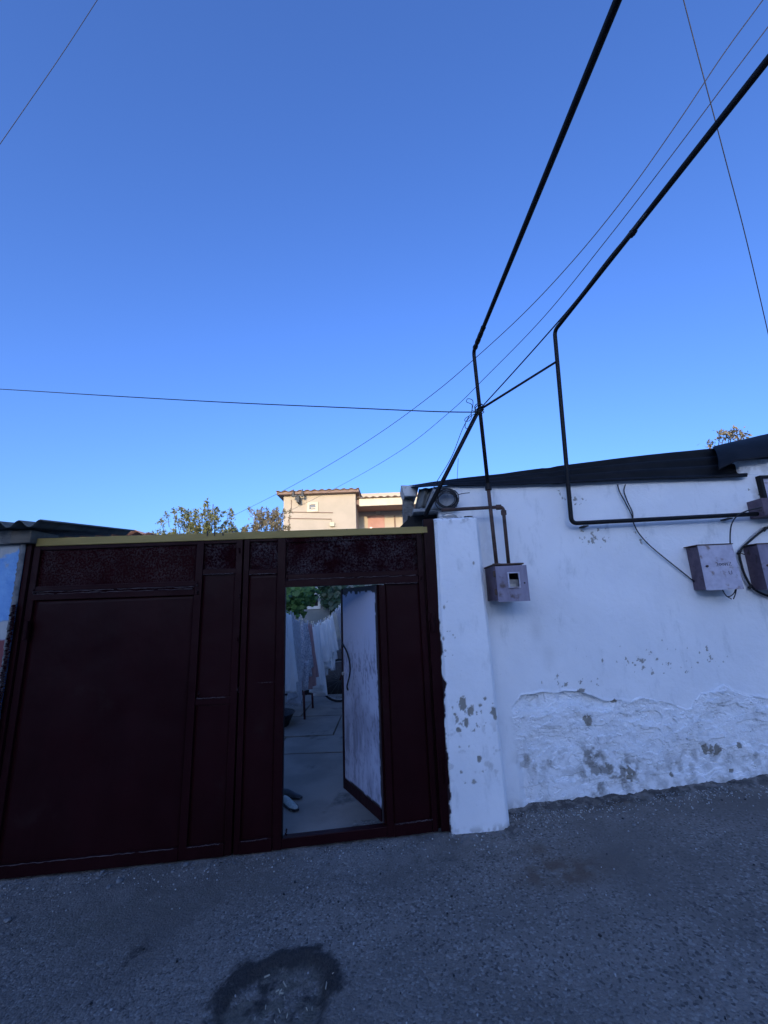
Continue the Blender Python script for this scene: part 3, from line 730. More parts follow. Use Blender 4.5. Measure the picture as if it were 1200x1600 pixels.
# ------------------------------------------------------------------ neighbour on the left
nb = thing('neighbour_house', (-3.2, 3.12, -.05), 'house end with peeling blue paint over a dark red base', 'house')
def blue_wall():
    x1 = xs_[40]-.026; x0 = -3.75; nx, nz = 120, 300
    X, Z = np.meshgrid(np.linspace(x0,x1,nx+1), np.linspace(-.25,2.155,nz+1), indexing='ij')
    n = fbm(X*6, Z*6, 3, 5); n2 = fbm(X*16, Z*16, 9, 4)
    zr_ = at(10,998,3.1).z
    red = sstep(.012,-.012, Z-zr_+.03*(n2-.5))
    peel = sstep(.50,.55,n)*(1-red)
    c = at(5,985,3.1); peel = np.maximum(peel, sstep(1,.85,np.hypot((X-c.x)/.11,(Z-c.z)/.07)+.4*(n2-.5)))
    h = .004*(n2-.5) - .004*peel + .01*(fbm(X*2,Z*2,1,2)-.5)
    m, nt, b = new_mat('peeling_blue_paint')
    col = mixc(nt, ramp(nt, noise(nt, 10, 6, .6), .3, .7), (.115,.27,.55), (.19,.37,.62))
    col = mixc(nt, attr(nt,'red'), col, (.16,.045,.05)); col = mixc(nt, attr(nt,'peel'), col, (.36,.37,.375))
    nt.links.new(col, b.inputs['Base Color']); b.inputs['Roughness'].default_value = .85
    bump(nt, b, noise(nt, 50, 6, .6), .5, .008)
    P = [[(X[i,j], 3.10-h[i,j], Z[i,j]) for j in range(nz+1)] for i in range(nx+1)]
    w = MB().grid(P); na = len(w.v)
    w.box((x0,3.125,-.25),(x1,3.34,2.15))
    z8 = np.zeros(8)
    w.build('wall', m, nb, smooth=False, attrs=dict(red=np.concatenate([red.ravel(),z8]), peel=np.concatenate([peel.ravel(),z8])))
blue_wall()
# mortar between wall and gate post: smooth above, torn into teeth below
def mortar():
    x0, x1 = xs_[40]-.030, xs_[40]+.001
    rn = random.Random(8); P = []
    n = 150
    for i in range(n+1):
        z = -.2+(2.17+.2)*i/n; low = z < 1.70; row = []
        tooth = (math.sin(z*2*math.pi/.035)*.5+.5)
        for j in range(9):
            t = j/8; x = x0+(x1-x0)*t
            if j == 0: x -= rn.uniform(0,.012)
            y = YG-.040-.012*math.sin(math.pi*t) - (rn.uniform(0,.016)*t if low else 0) - (.012*tooth*t if low else 0)
            row.append((x,y,z))
        P.append(row)
    MB().grid(P).build('mortar_joint', M['grey_mortar'], nb, smooth=False, solid=.01)
mortar()
def teeth():
    rn = random.Random(5); P = []; n = 210; z = -.1
    while z < 1.70:
        l = rn.uniform(.008,.022); out = rn.uniform(.004,.026)
        for zz, o in ((z,.3),(z+l*.35,1),(z+l*.8,.8),(z+l,.2)):
            P.append([(xs_[40]-.002-out*o+.028*t, YG-.058-.010*math.sin(math.pi*t)*o-rn.uniform(0,.004), zz) for t in (0,.3,.6,1)])
        z += l
    MB().grid(P).build('torn_paint_edge', M['gate_b'], nb, smooth=False, solid=.004)
teeth()
a = at(0,838,3.05); b = at(45,845,3.05)
MB().box((-3.75, 3.06, 2.158), (at(18,842,3.06).x-.003, 3.30, 2.262)).build('concrete_block', M['grey_mortar'], nb, bevel=.006)
MB().box((at(18,842,3.06).x, 3.05, 2.158), (at(47,845,3.05).x, 3.32, 2.255)).build('timber_end', M['grey_wood'], nb, bevel=.005)
MB().box((-3.75, 3.36, 2.158), (at(52,845,3.05).x, 3.55, 2.25)).build('shade_black_beam', M['tarp'], nb)  # coloured black to stand in for the shade under the roof
def left_roof():
    xr = at(68,818,2.93).x; z0 = at(40,818,2.93).z
    # pitch so that the right edge runs off towards the courtyard as in the photo
    best = None
    for Yk in np.linspace(3.2,4.6,141):
        p = at(163,831,Yk)
        if best is None or abs(p.x-xr) < best[0]: best = (abs(p.x-xr), Yk, p.z)
    sl = (best[2]-at(68,822,2.93).z)/(best[1]-2.93)
    wl = .155; P = []
    nsheet = 0
    for s in range(2):
        x1 = xr - s*1.05; x0 = x1-1.10; P = []
        for i in range(85):
            x = x0+(x1-x0)*i/84; row = []
            for j in range(5):
                y = 2.93 + (best[1]-2.93+.45)*j/4
                zz = z0 + sl*(y-2.93) + .024*math.sin((x-xr)/wl*2*math.pi+2.6) + s*.012
                row.append((x,y,zz))
            P.append(row)
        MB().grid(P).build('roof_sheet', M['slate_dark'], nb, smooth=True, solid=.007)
    return xr, z0, sl, best[1]
XR, ZR, SL, YE = left_roof()
# shed roof further back, catching the sun
shed = thing('garden_shed', (-6.2, 9.8, -.6), 'low shed with sunlit reddish corrugated roof behind the blue house', 'shed')
def shed_roof():
    xr = at(232,828,9.0).x; P = []
    z0 = at(180,830,9.0).z
    for i in range(121):
        x = xr-3.2+3.2*i/120
        P.append([(x, 9.0+1.8*j/4, z0-.02+(x-xr+.6)*-.05+.16*j/4*0+.045*math.sin((x-xr)/.42*2*math.pi)) for j in range(5)])
    MB().grid(P).build('roof', M['red_roof'], shed, smooth=True, solid=.01)
    MB().box((xr-3.0,9.15,-.6),(xr-.25,10.7,z0-.15)).build('wall', M['court_wall'], shed)
shed_roof()

# ------------------------------------------------------------------ gas pipes
def pipe_thing(name, label, base): return thing(name, base, label, 'pipe')
def collar(parent, p, d, r, l, mat):
    p = Vector(p); d = Vector(d).normalized()*l/2
    MB().tube([p-d, p+d], r, 12).build('coupling', M[mat], parent, smooth=False)
# left pipe: out of the gas meter box, up past the roof, then over the lane
YB = 3.12
p0 = at(776,884,YB); p1 = at(740,549,YB); 
dirn = at_z(965,0,p1.z)-p1
p2 = p1 + dirn.normalized()*7.6
gp = pipe_thing('gas_pipe', 'thin black gas pipe rising from the lilac meter box and crossing overhead', p0)
pm1 = at(762,742,YB)
pts = bend([p0, p1, p2], .045, 6)
mid = p0.lerp(p1, .34)
MB().tube([p0, mid], .0145, 12).build('lower_pipe', M['rusty_pipe'], gp, smooth=True)
MB().tube([mid]+pts[1:], .0155, 12).build('upper_pipe', M['black_pipe'], gp, smooth=True)
collar(gp, mid, p1-p0, .025, .05, 'black_pipe'); collar(gp, p0+Vector((0,0,.006)), (0,0,1), .030, .02, 'rust')
dn = dirn.normalized()
wl = MB(); rr = random.Random(2); t0 = p1+dn*.05
w = [t0+dn*(.26*k/14) for k in range(15)]
wl.tube(w, [.0165+.005*rr.random() for _ in w], 10).build('wrapped_joint', M['black_pipe'], gp, smooth=True)
# branch: second riser of the meter box with elbow
q0 = at(795,884,YB); q1 = at(786,792,YB); q2 = at(640,796,YB+.10); 
br = pipe_thing('branch_gas_pipe', 'rusty gas pipe bending from the meter box towards the gate over the pillar', q0)
MB().tube(bend([q0,q1,at(690,797,YB)],.03,5), .0135, 12).build('tube', M['rusty_pipe'], br, smooth=True)
collar(br, at(787,801,YB), q0-q1, .021, .035, 'rusty_pipe'); collar(br, at(779,792.5,YB), (1,0,0), .021, .035, 'rusty_pipe')
# diagonal strut from gate post up to the risers
s0 = at(664,806,YG+.02); s1 = at(748,641,YB+.035)
st = pipe_thing('strut', 'slanting black steel strut from the pillar top up to the gas pipes', s0); st['category'] = 'strut'
MB().tube([s0, s1+(s1-s0).normalized()*.03], .0165, 10).build('lower_bar', M['black_pipe'], st, smooth=True)
e2 = at(868,566,YB+.09)
MB().tube([s1, e2], .010, 8).build('upper_bar', M['black_pipe'], st, smooth=True)
rr = random.Random(6)
tie = MB()
for k in range(5):
    pts_ = []
    for a in range(13):
        an = a/12*2*math.pi; pts_.append(s1+Vector((math.cos(an)*.034, -.018+math.sin(an)*.05, .012*k-.03+.012*math.sin(an*1+k))))
    tie.tube(pts_, .0035, 6)
tie.build('wire_tie', M['black'], st, smooth=True)
# right pipe
Y2 = 3.20
r0 = at(1200,802,Y2+.015)+Vector((.05,0,0)); r1 = at(893,818,Y2+.015); r2 = at(866.5,517,Y2); dr = at_z(1204,88,r2.z)-r2
rp = pipe_thing('gas_pipe', 'black gas pipe running along the white wall before it turns up and overhead', r1)
MB().tube(bend([r0, r1, r2, r2+dr.normalized()*7.0], .05, 6), .0170, 12).build('tube', M['black_pipe'], rp, smooth=True)
j = r2+dr.normalized()*.0
tj = at_z(988,364,r2.z)
w = [tj+dr.normalized()*(.05*k/6-.025) for k in range(7)]
MB().tube(w, [.018,.022,.021,.024,.021,.022,.018], 10).build('wrapped_joint', M['black_pipe'], rp, smooth=True)
for px in (915, 1140):
    k = at(px, 818-(px-893)*.052, Y2+.015); MB().box((k.x-.02,k.y+.0,k.z-.028),(k.x+.02,YW+.02,k.z-.0195)).build('bracket', M['black_pipe'], rp)

# ------------------------------------------------------------------ meter boxes
def gas_box():
    Yf = 2.99; Yb = YW-.002
    x0 = at(775,910,Yf).x; xr = at(820,910,Yf).x; zt = at(790,883,Yf).z; zb = at(790,938,Yf).z
    t = thing('gas_meter_box', ((x0+xr)/2, Yb, zb), 'rusty lilac gas meter box with a small viewing window in its lid', 'meter box', 'meter boxes on the white wall')
    b = MB(); w = .012
    b.box((x0,Yf+.012,zb),(x0+w,Yb,zt)).box((xr-w,Yf+.012,zb),(xr,Yb,zt)).box((x0+w,Yf+.012,zb),(xr-w,Yb,zb+w)).box((x0+w,Yb-w,zb+w),(xr-w,Yb,zt-w))
    b.build('case', M['dark_lilac'], t, bevel=.003)
    MB().box((x0-.008,Yf-.012,zt+.001),(xr+.004,Yb,zt+.012)).build('top_plate', M['rust'], t, bevel=.002)
    X0, X1 = x0+.004, at(825,910,Yf-.02).x
    # lid with a square cut-out, standing slightly ajar
    wx0, wx1 = at(794,905,Yf).x, at(809,905,Yf).x; wz0, wz1 = at(800,917,Yf).z, at(800,896,Yf).z
    zl, zh = zb-.010, zt-.006
    d = MB()
    def ply(x): return Yf - .004 - (x-X0)*.10
    def slab(xa, xb, za, zb2):
        d.hexa([(xa,ply(xa)+.004,za),(xb,ply(xb)+.004,za),(xb,ply(xb)+.004,zb2),(xa,ply(xa)+.004,zb2)], [(xa,ply(xa),za),(xb,ply(xb),za),(xb,ply(xb),zb2),(xa,ply(xa),zb2)])
    slab(X0,wx0,zl,zh); slab(wx1,X1,zl,zh); slab(wx0,wx1,zl,wz0); slab(wx0,wx1,wz1,zh)
    lid = d.build('lid', M['lilac'], t)
    fr = MB(); e = .008
    for (a,b2,c,dd) in ((wx0-e,wx1+e,wz0-e,wz0),(wx0-e,wx1+e,wz1,wz1+e),(wx0-e,wx0,wz0,wz1),(wx1,wx1+e,wz0,wz1)):
        fr.box((a,ply(wx1)-.008,c),(b2,ply(wx0)-.0005,dd))
    fr.build('window_frame', M['pale_lilac'], lid)
    kx, kz = at(818,911,Yf).x, at(818,911,Yf).z
    MB().tube([(kx,ply(kx)-.003,kz),(kx,ply(kx)+.0,kz)], .006, 10).build('keyhole', M['black'], lid)
    for z in (zb+.06, zt-.06):
        MB().tube([(x0-.004,Yf+.004,z-.022),(x0-.004,Yf+.004,z+.022)], .008, 8).box((x0-.006,Yf+.01,z-.016),(x0-.0005,Yf+.04,z+.016)).build('hinge', M['rust'], t)
    mx = (wx0+wx1)/2; mz = (wz0+wz1)/2-.02
    MB().box((mx-.06,Yf+.06,mz-.07),(mx+.06,Yf+.18,mz+.03)).build('meter', M['cable_white'], t, bevel=.01)
    MB().box((mx-.035,Yf+.055,mz-.022),(mx+.035,Yf+.0595,mz-.004)).build('dial', M['white_frame'], t)
gas_box()

def elec_box(px_back, px_f, px_r, py_t, py_b, label, text=None, lidmat='pale_lilac'):
    Yf = 3.145; Yb = YW-.002
    x0 = at(px_f, (py_t+py_b)/2-10, Yf).x; x1 = at(px_r, (py_t+py_b)/2-10, Yf).x
    zt = at(px_f, py_t, Yf).z; zb = at(px_f+15, py_b, Yf).z
    t = thing('electric_meter_box', ((x0+x1)/2, Yb, zb), label, 'meter box', 'meter boxes on the white wall')
    MB().box((x0+.004,Yf+.010,zb),(x1-.006,Yb,zt-.004)).build('case', M['dark_lilac'], t, bevel=.004)
    # lid folded over, its lower edge kicked out
    P = []
    for i in range(9):
        u = i/8; row = []
        for jj in range(9):
            v = jj/8; row.append((x0-.004+(x1-x0+.012)*u, Yf+.004-.022*(1-v)*u-.004*math.sin(v*3)*u, zb-.006+(zt-zb+.006)*v))
        P.append(row)
    lid = MB().grid(P).build('lid', M[lidmat], t, solid=.004)
    MB().box((x0-.012,Yf-.006,zt+.0005),(x1+.012,Yb,zt+.006)).build('top_plate', M['rust'], t)
    def on_lid(u, v): return Vector((x0-.004+(x1-x0+.012)*u, Yf+.004-.022*(1-v)*u-.004*math.sin(v*3)*u-.0035, zb-.006+(zt-zb+.006)*v))
    k = on_lid(.14,.53); MB().tube([k+Vector((0,.004,0)),k+Vector((0,-.008,0))], .008, 8).build('screw', M['rust'], lid)
    if text:
        for strokes, ou, ov, s in text:
            wr = MB()
            for stroke in strokes:
                pts_ = [on_lid(ou+x*s, ov+y*s*.62) for x,y in stroke]
                wr.tube(pts_, .0016, 5)
            wr.build('handwriting', M['ink'], lid)
    return t, on_lid, (x0,x1,zb,zt,Yf)
def circ(cx, cy, r): return [(cx+r*math.cos(a*math.pi/5), cy+r*1.2*math.sin(a*math.pi/5)) for a in range(11)]
two = [[(0,1.8),(.4,2.1),(.9,1.8),(.8,1.2),(.1,0),(1.0,.1)]]
txt = [(two+[circ(1.8,.95,.5)]+[circ(3.1,.95,.5)]+[[(4.1,2),(4.1,0)],[(4.1,1),(5.0,1.1)],[(5.0,2),(5.0,0)]]+[[(5.7,2),(6.7,2),(5.7,0.1),(6.8,0)]], .40, .52, .062),
       ([[(0,1.6),(0,.3),(.5,0),(1,.3),(1,1.7)]], .70, .33, .075)]
EB, on_lid, eb = elec_box(1075,1096,1148,852,921, 'pale lilac meter box with handwritten marker figures on its lid', txt)
EB3, _, eb3 = elec_box(1170,1190,1244,850,921, 'worn purple meter box beside the black cable loop', None, 'lilac')
# wires hanging out of the box
hw = MB()
b0 = at(1125,921,3.2)
for pts_ in ([(1128,920),(1134,930),(1143,936)],[(1128,920),(1136,932),(1146,928),(1150,918)],[(1151,918),(1149,928),(1146,936)]):
    hw.tube(spline([at(a,b,3.19) for a,b in pts_],5), .004, 6)
hw.build('loose_wires', M['black'], EB, smooth=True)
# box at the end of the pipe
xb = at(1194,790,3.14).x
t = thing('valve_box', (xb+.12, YW, at(1195,806,3.14).z), 'dark purple steel valve box where the black pipe ends', 'box')
zb0 = at(1192,806,3.15).z; zb1 = at(1192,778,3.15).z; zb2 = at(1192,744,3.2).z
MB().box((xb,3.15,zb0),(xb+.30,YW-.002,zb1)).build('case', M['dark_lilac'], t, bevel=.004)
fr = MB(); x2 = at(1190,760,3.25).x
fr.box((x2,3.245,zb1+.001),(x2+.022,YW-.002,zb2)).box((x2,3.245,zb2+.001),(x2+.3,YW-.002,zb2+.02)).box((x2+.278,3.245,zb1+.001),(x2+.3,YW-.002,zb2)).build('frame', M['black_pipe'], t)
MB().box((x2+.023,3.268,zb1+.001),(x2+.277,3.279,zb2-.001)).build('panel', M['pale_lilac'], t)

# ------------------------------------------------------------------ cables
def cable(name, label, pix, r, mat, Y, extra=None, group=None):
    """Y a number (along a wall) or (Y0, Y1): distances at both ends, in between as along a stretched line"""
    if isinstance(Y, (int, float)): P = [at(a,b,Y) for a,b in pix]
    else:
        s = [0.0]
        for (a,b),(c,d) in zip(pix, pix[1:]): s.append(s[-1]+math.hypot(c-a,d-b))
        P = [at(a,b, 1/((1/Y[0])*(1-q/s[-1])+(1/Y[1])*q/s[-1])) for (a,b),q in zip(pix,s)]
    m = MB().tube(spline(P,10), r, 6)
    if extra: extra(m)
    o = m.build(name, M[mat], None, smooth=True); return tag(o, label, 'cable', group)
cable('overhead_wire', 'thin twisted wire from the fruit tree up over the lane, above the other wires',
      [(358,809),(440,768),(520,723),(600,672),(680,613),(740,562),(820,488),(900,402),(980,303),(1060,190),(1130,85),(1192,0),(1260,-95),(1330,-195)], .0050, 'black', (13,2.3))
cable('overhead_wire', 'thin wire sagging from the beige house past the left gas pipe and over the lane',
      [(432,808),(520,765),(620,708),(700,646),(760,588),(850,495),(950,372),(1050,242),(1130,135),(1200,42),(1280,-65),(1340,-145)], .0050, 'black', (17,2.4))
cable('overhead_wire', 'taut wire from the strut joint up beside the right gas pipe',
      [(749,640),(800,584),(850,528),(900,470),(950,405),(990,357),(1080,250),(1200,100),(1300,-25)], .0050, 'black', (3.16,1.5))
cable('overhead_wire', 'nearly level wire running to the strut joint from beyond the blue house',
      [(-160,600),(0,608),(180,619),(360,629),(540,637),(680,643),(747,644)], .0050, 'black', (5.2,3.13))
cable('overhead_wire', 'short steep wire crossing the sky above the blue house',
      [(-60,310),(0,225),(50,153),(100,80),(152,0),(200,-75)], .0052, 'black', (6.0,5.2))
cable('overhead_wire', 'steep single wire crossing both gas pipe wires over the white house',
      [(1050,-70),(1068,0),(1090,85),(1110,160),(1135,255),(1165,370),(1200,520),(1240,700)], .0058, 'black', (3.6,6.5))
cable('drop_wire', 'thin wire dropping from the strut joint to the roof corner', [(733,650),(722,672),(705,715),(680,757),(664,790)], .0028, 'black', 3.2)
cable('drop_wire', 'faint short wire standing up behind the roof edge', [(716,716),(715,735),(714,756)], .0022, 'black', 3.6)
# loops of surplus wire at the joint
lo = MB()
for pix in ([(746,643),(738,641),(737,632),(729,628),(731,623),(738,625),(739,632),(737,642),(735,648),(727,654),(727,658),(734,657),(737,650),(736,645)],
            [(746,645),(736,650),(728,660),(727,668),(731,669),(738,662),(745,650),(748,644)]):
    lo.tube(spline([at(a,b,YB-.03-.01*(k%3)) for k,(a,b) in enumerate(pix)],6), .0026, 6)
tag(lo.build('surplus_wire', M['black'], None, smooth=True), 'loose curls of surplus wire at the strut joint', 'cable')
# coil hung on the strut
co = MB(); rr = random.Random(1); c = at(698,780,3.17)
pts_ = []
for k in range(0, 9*16):
    an = k/16*2*math.pi; r = .080 + .012*math.sin(k*.137) + rr.uniform(-.003,.003)
    pts_.append(c+Vector((math.cos(an)*r+.008*math.sin(k*.061), -.012*math.sin(k*.19), math.sin(an)*r*.90+.010*math.sin(k*.083))))
co.tube(pts_, .0036, 6)
co.tube(spline([c+Vector((.06,-.02,.02)),c+Vector((.12,-.02,.035)),c+Vector((.18,-.02,.04))],5), .003, 6)
tag(co.build('wire_coil', M['black'], None, smooth=True), 'coil of black wire hanging beside the slanting strut', 'wire coil')
def strand2(m):
    m.tube(spline([at(a,b,YW-.022) for a,b in [(977,757),(975,768),(981,785),(988,800),(989,810)]],6), .005, 6)
cable('wall_cable', 'pair of thin black cables drooping from the roof down to the lettered meter box',
      [(965,757),(968,768),(977,785),(987,805),(989,815),(998,833),(1015,852),(1040,873),(1065,893),(1090,913),(1096,918)], .0050, 'black', YW-.022, strand2)
cable('wall_cable', 'thin cable curling over the wall pipe down into the lettered meter box', [(1204,789),(1185,794),(1165,799),(1152,806),(1144,817),(1141,832),(1141,853)], .0050, 'black', 3.165)
def loop2(m):
    for (px,py) in ((1195,827),(1155,863),(1172,917)):
        k = at(px,py,YW-.03); m.tube([k+Vector((-.012,0,-.012)),k+Vector((.012,0,.012))], .012, 6)
    k = at(1155,863,YW-.03); m.tube([k, k+Vector((.035,-.004,-.02))], .004, 6)
cable('loop_cable', 'thick black cable looping round the worn purple meter box',
      [(1235,815),(1215,820),(1195,827),(1172,845),(1156,862),(1159,884),(1166,903),(1178,920),(1200,931),(1230,935)], .0085, 'black', YW-.022, loop2)
cable('loop_cable', 'pale cable following the thick black loop on the white wall',
      [(1235,812),(1212,819),(1190,826),(1168,844),(1153,862),(1154,884),(1162,905),(1176,923),(1200,934),(1230,938)], .0055, 'cable_white', YW-.014)

# ------------------------------------------------------------------ far house in the sun
YH = 20.0
fh = thing('beige_house', at(520,830,YH).xy.to_3d()+Vector((0,0,-.6)), 'sunlit beige house with tiled eaves and an overhanging cream porch roof', 'house')
def hp(px, py, Y=YH): return at(px,py,Y)
zt = hp(445,775).z; xl = hp(443,800).x; xr = hp(556,800).x
zlow = -.6
MB().box((xl,YH,zlow),(xr,YH+5,zt)).build('wall', M['beige'], fh)
MB().box((xl-.28,YH-.30,zt+.001),(xr+.18,YH+5.3,zt+.13)).build('eaves', M['brown_fascia'], fh)
def tiles(x0, x1, y0, y1, z0, z1, wl, parent, mat='tile_brown'):
    P = []; n = int((x1-x0)/wl*10)
    for i in range(n+1):
        x = x0+(x1-x0)*i/n
        P.append([(x, y0+(y1-y0)*j/3, z0+(z1-z0)*j/3+wl*.085*math.sin(2*math.pi*i/10)) for j in range(4)])
    MB().grid(P).build('roof', M[mat], parent, smooth=True, solid=.02)
tiles(xl-.3, xr+.2, YH-.38, YH+5.3, zt+.145, zt+.70, .36, fh)
# small window with cream surround
wx0, wx1 = hp(480,792).x, hp(497,792).x; wz0, wz1 = hp(489,800).z, hp(489,785).z
win = MB(); e = .12
for (a,b,c_,d) in ((wx0,wx1,wz0,wz0+e),(wx0,wx1,wz1-e,wz1),(wx0,wx0+e,wz0+e,wz1-e),(wx1-e,wx1,wz0+e,wz1-e)):
    win.box((a,YH-.06,c_),(b,YH-.002,d))
wo = win.build('window', M['cream'], fh)
MB().box((wx0+e,YH-.02,wz0+e),(wx1-e,YH-.002,wz1-e)).build('pane', M['glass'], wo)
MB().box((wx0+e+.08,YH-.05,wz0+e+.05),(wx1-e-.001,YH-.021,wz0+e+.10)).build('sash_bar', M['cream'], wo)
# insulator bracket under the eaves
br_ = MB(); bx = hp(468,780).x; bz = hp(468,778).z
for dx in (-.22,.22):
    br_.tube([(bx+dx,YH-.42,bz-.05),(bx+dx,YH-.42,bz+.16)], .065, 8); br_.tube([(bx+dx,YH-.42,bz+.1),(bx+dx,YH-.42,bz+.32)], .03, 6)
br_.box((bx-.3,YH-.45,bz-.02),(bx+.3,YH-.38,bz+.04)).box((bx-.06,YH-.45,bz-.32),(bx+.07,YH-.002,bz+.0))
br_.build('insulator_bracket', M['slate_dark'], fh)
for pix in ([(455,781),(455,800),(520,801)],[(452,834),(452,810),(518,811),(519,822)]):
    MB().tube([at(a,b,YH-.03) for a,b in pix], .018, 6).build('conduit', M['brown_fascia'], fh)
MB().box((hp(516,820).x,YH-.16,hp(516,823).z),(hp(523,820).x,YH-.002,hp(516,817).z)).build('junction_box', M['cream'], fh)
# set back right part under the porch roof
YR = 22.0; xr2 = hp(660,800).x
zt2 = at(600,795,YR).z
MB().box((xr+.002,YR,zlow),(xr2,YR+3,zt2+.9)).build('porch_wall', M['beige2'], fh)
zf0, zf1 = hp(590,790,YH+.2).z, hp(590,779,YH+.2).z
MB().box((hp(561,785).x,YH+.15,zf0),(xr2,YH+.22,zf1)).build('fascia', M['cream'], fh)
MB().box((hp(548,785).x+.12,YH+.23,zf0+.10),(xr2,YR+3,zf1-.02)).build('porch_soffit', M['brown_fascia'], fh)
tiles(hp(561,785).x-.1, xr2+.2, YH+.05, YR+3, zf1+.06, zf1+.35, .36, fh)
dx0, dx1 = at(575,815,YR).x, at(601,815,YR).x
dd = MB().box((dx0,YR-.06,zlow),(dx1,YR-.002,at(588,806,YR).z)).build('door', M['salmon'], fh)
MB().box((dx0+.1,YR-.07,at(588,826,YR).z),(dx0+.2,YR-.0605,at(588,824,YR).z)).build('handle', M['steel'], dd)
MB().box((at(587,800,YR).x,YR-.10,at(587,803,YR).z),(at(594,800,YR).x,YR-.002,at(587,798,YR).z)).build('wall_lamp', M['cream'], fh)
MB().box((at(615,800,YR).x,YR-.08,zlow),(at(617.5,800,YR).x,YR-.002,at(615,806,YR).z)).build('downpipe', M['brown_fascia'], fh)

# ------------------------------------------------------------------ vegetation
def leaf_cloud(C, size, rn, flat=.0):
    """two-triangle leaves bent along the rib, centred at C (n x 3)"""
    n = len(C); d = rn.normal(size=(n,3)); d[:,2] = d[:,2]*(1-flat)+.35; d /= np.linalg.norm(d,axis=1)[:,None]
    u = np.cross(d, rn.normal(size=(n,3))); u /= np.linalg.norm(u,axis=1)[:,None]+1e-9
    w = np.cross(d,u); s = size*rn.uniform(.6,1.25,size=(n,1))
    V = np.stack([C-d*s, C+u*s*.42+w*s*.10, C+d*s, C-u*s*.42+w*s*.10],1).reshape(-1,3)
    i = np.arange(n)*4; return V, np.concatenate([np.stack([i,i+1,i+2],1), np.stack([i,i+2,i+3],1)])
def tree(name, label, base, H, R, leafmat, seed, nshoot=70, size=.05, group=None, lean=0):
    rn = np.random.RandomState(seed); t = thing(name, base, label, 'tree', group); base = Vector(base)
    tr = MB(); hz = H*.45
    p = [base+Vector((rn.uniform(-.06,.06)*k, rn.uniform(-.06,.06)*k, hz*k/4)) for k in range(5)]
    tr.tube(spline(p,3), [.11-.05*k/12 for k in range(13)], 8)
    tips = []
    for k in range(9):
        an = k*2.4+rn.uniform(-.3,.3); q = p[-1] + Vector((math.cos(an)*R*rn.uniform(.35,.8), math.sin(an)*R*rn.uniform(.35,.8), H*rn.uniform(.12,.34)))
        s = p[rn.randint(2,5)]; m = (s+q)/2+Vector((0,0,.15))
        tr.tube(spline([s,m,q],4), [.05-.035*a/8 for a in range(9)], 6); tips.append(q)
        for _ in range(3): tips.append((m+q)/2+Vector(rn.uniform(-.3,.3,3)))
    C = []
    for k in range(nshoot):
        q = tips[rn.randint(len(tips))] + Vector(rn.normal(size=3)*np.array([.25,.25,.05])*R)
        if k % 3: q.z = base.z+H-R*rn.uniform(.45,1.25)
        rel = math.hypot(q.x-base.x, q.y-base.y)/R
        L = rn.uniform(.35,1.0)*max(.25, 1.15-rel*.55)*R*.62
        dirv = Vector(((q.x-base.x)*.35/R+rn.normal()*.22, (q.y-base.y)*.35/R+rn.normal()*.22, 1)).normalized()
        e = q+dirv*L
        if e.z > base.z+H: e = q+dirv*L*max(.1, (base.z+H-q.z)/max(e.z-q.z,.01))
        tr.tube([q-dirv*.2, q.lerp(e,.5)+Vector(rn.normal(size=3)*.02), e], [.010,.007,.003], 4)
        n = int(26+L*70); s = rn.uniform(0,1,n)**.75
        pts_ = np.array(q)[None]+np.outer(s, np.array(e-q))+rn.normal(size=(n,3))*(.075*(1.1-s*.75))[:,None]
        C.append(pts_)
    V, Fc = leaf_cloud(np.concatenate(C), size, rn)
    cr = MB(); cr.v = V.tolist(); cr.f = Fc.tolist()
    tr.build('trunk', M['bark'], t, smooth=True); cr.build('crown', M[leafmat], t)
    return t
def tree_at(name, label, px, top, Y, R, leafmat, seed, **k):
    p = at(px, top, Y); return tree(name, label, (p.x, Y, -.6), p.z+.6, R, leafmat, seed, **k)
tree_at('fruit_tree', 'sunlit olive green fruit tree with upright shoots behind the gate', 316, 785, 14, 1.10, 'leaf_tree', 4, nshoot=95)
tree_at('fruit_tree', 'sunlit brownish fruit tree beside the beige house', 418, 795, 15.5, .90, 'leaf_tree2', 9, nshoot=90)
for k, (px, top) in enumerate(((362,822),(382,823),(247,826))):
    tree_at('far_shrub', 'small distant leafy shrub just showing over the olive beam', px, top, 15.5, .55, 'leaf_tree', 30+k, nshoot=34, group='distant shrubs showing over the beam')
tree_at('young_tree', 'small young tree with golden leaves behind the black roof', 1114, 676, 8.6, .26, 'leaf_tree2', 12, nshoot=13, size=.045)
# thin pole between the trees
o = MB().tube([at(333,788,14.5)-Vector((0,0,6)), at(333,788,14.5)], .018, 6).build('antenna_pole', M['slate_dark']); tag(o, 'thin bare pole standing among the fruit tree shoots', 'pole')

# ------------------------------------------------------------------ courtyard
YBK = 10.5
bw = thing('courtyard_wall', (-1.0, YBK, FLOOR), 'greenish grey rendered wall with small window at the end of the courtyard', 'wall')
wx0, wx1, wz0, wz1 = at(482,940,YBK).x, at(497,940,YBK).x, at(490,947,YBK).z, at(490,929,YBK).z
b = MB()
b.box((-6,YBK,-.5),(wx0,YBK+.25,3.0)).box((wx1,YBK,-.5),(.33,YBK+.25,3.0)).box((wx0,YBK,-.5),(wx1,YBK+.25,wz0)).box((wx0,YBK,wz1),(wx1,YBK+.25,3.0)).build('wall', M['court_wall'], bw)
wi = MB(); e = .07
wi.box((wx0-e,YBK-.03,wz0-e),(wx1+e,YBK-.001,wz0)).box((wx0-e,YBK-.03,wz1),(wx1+e,YBK-.001,wz1+e)).box((wx0-e,YBK-.03,wz0),(wx0,YBK-.001,wz1)).box((wx1,YBK-.03,wz0),(wx1+e,YBK-.001,wz1))
w_ = wi.build('window_frame', M['white_frame'], bw)
MB().box((wx0,YBK+.15,wz0),(wx1,YBK+.16,wz1)).build('pane', M['dark_void'], w_)
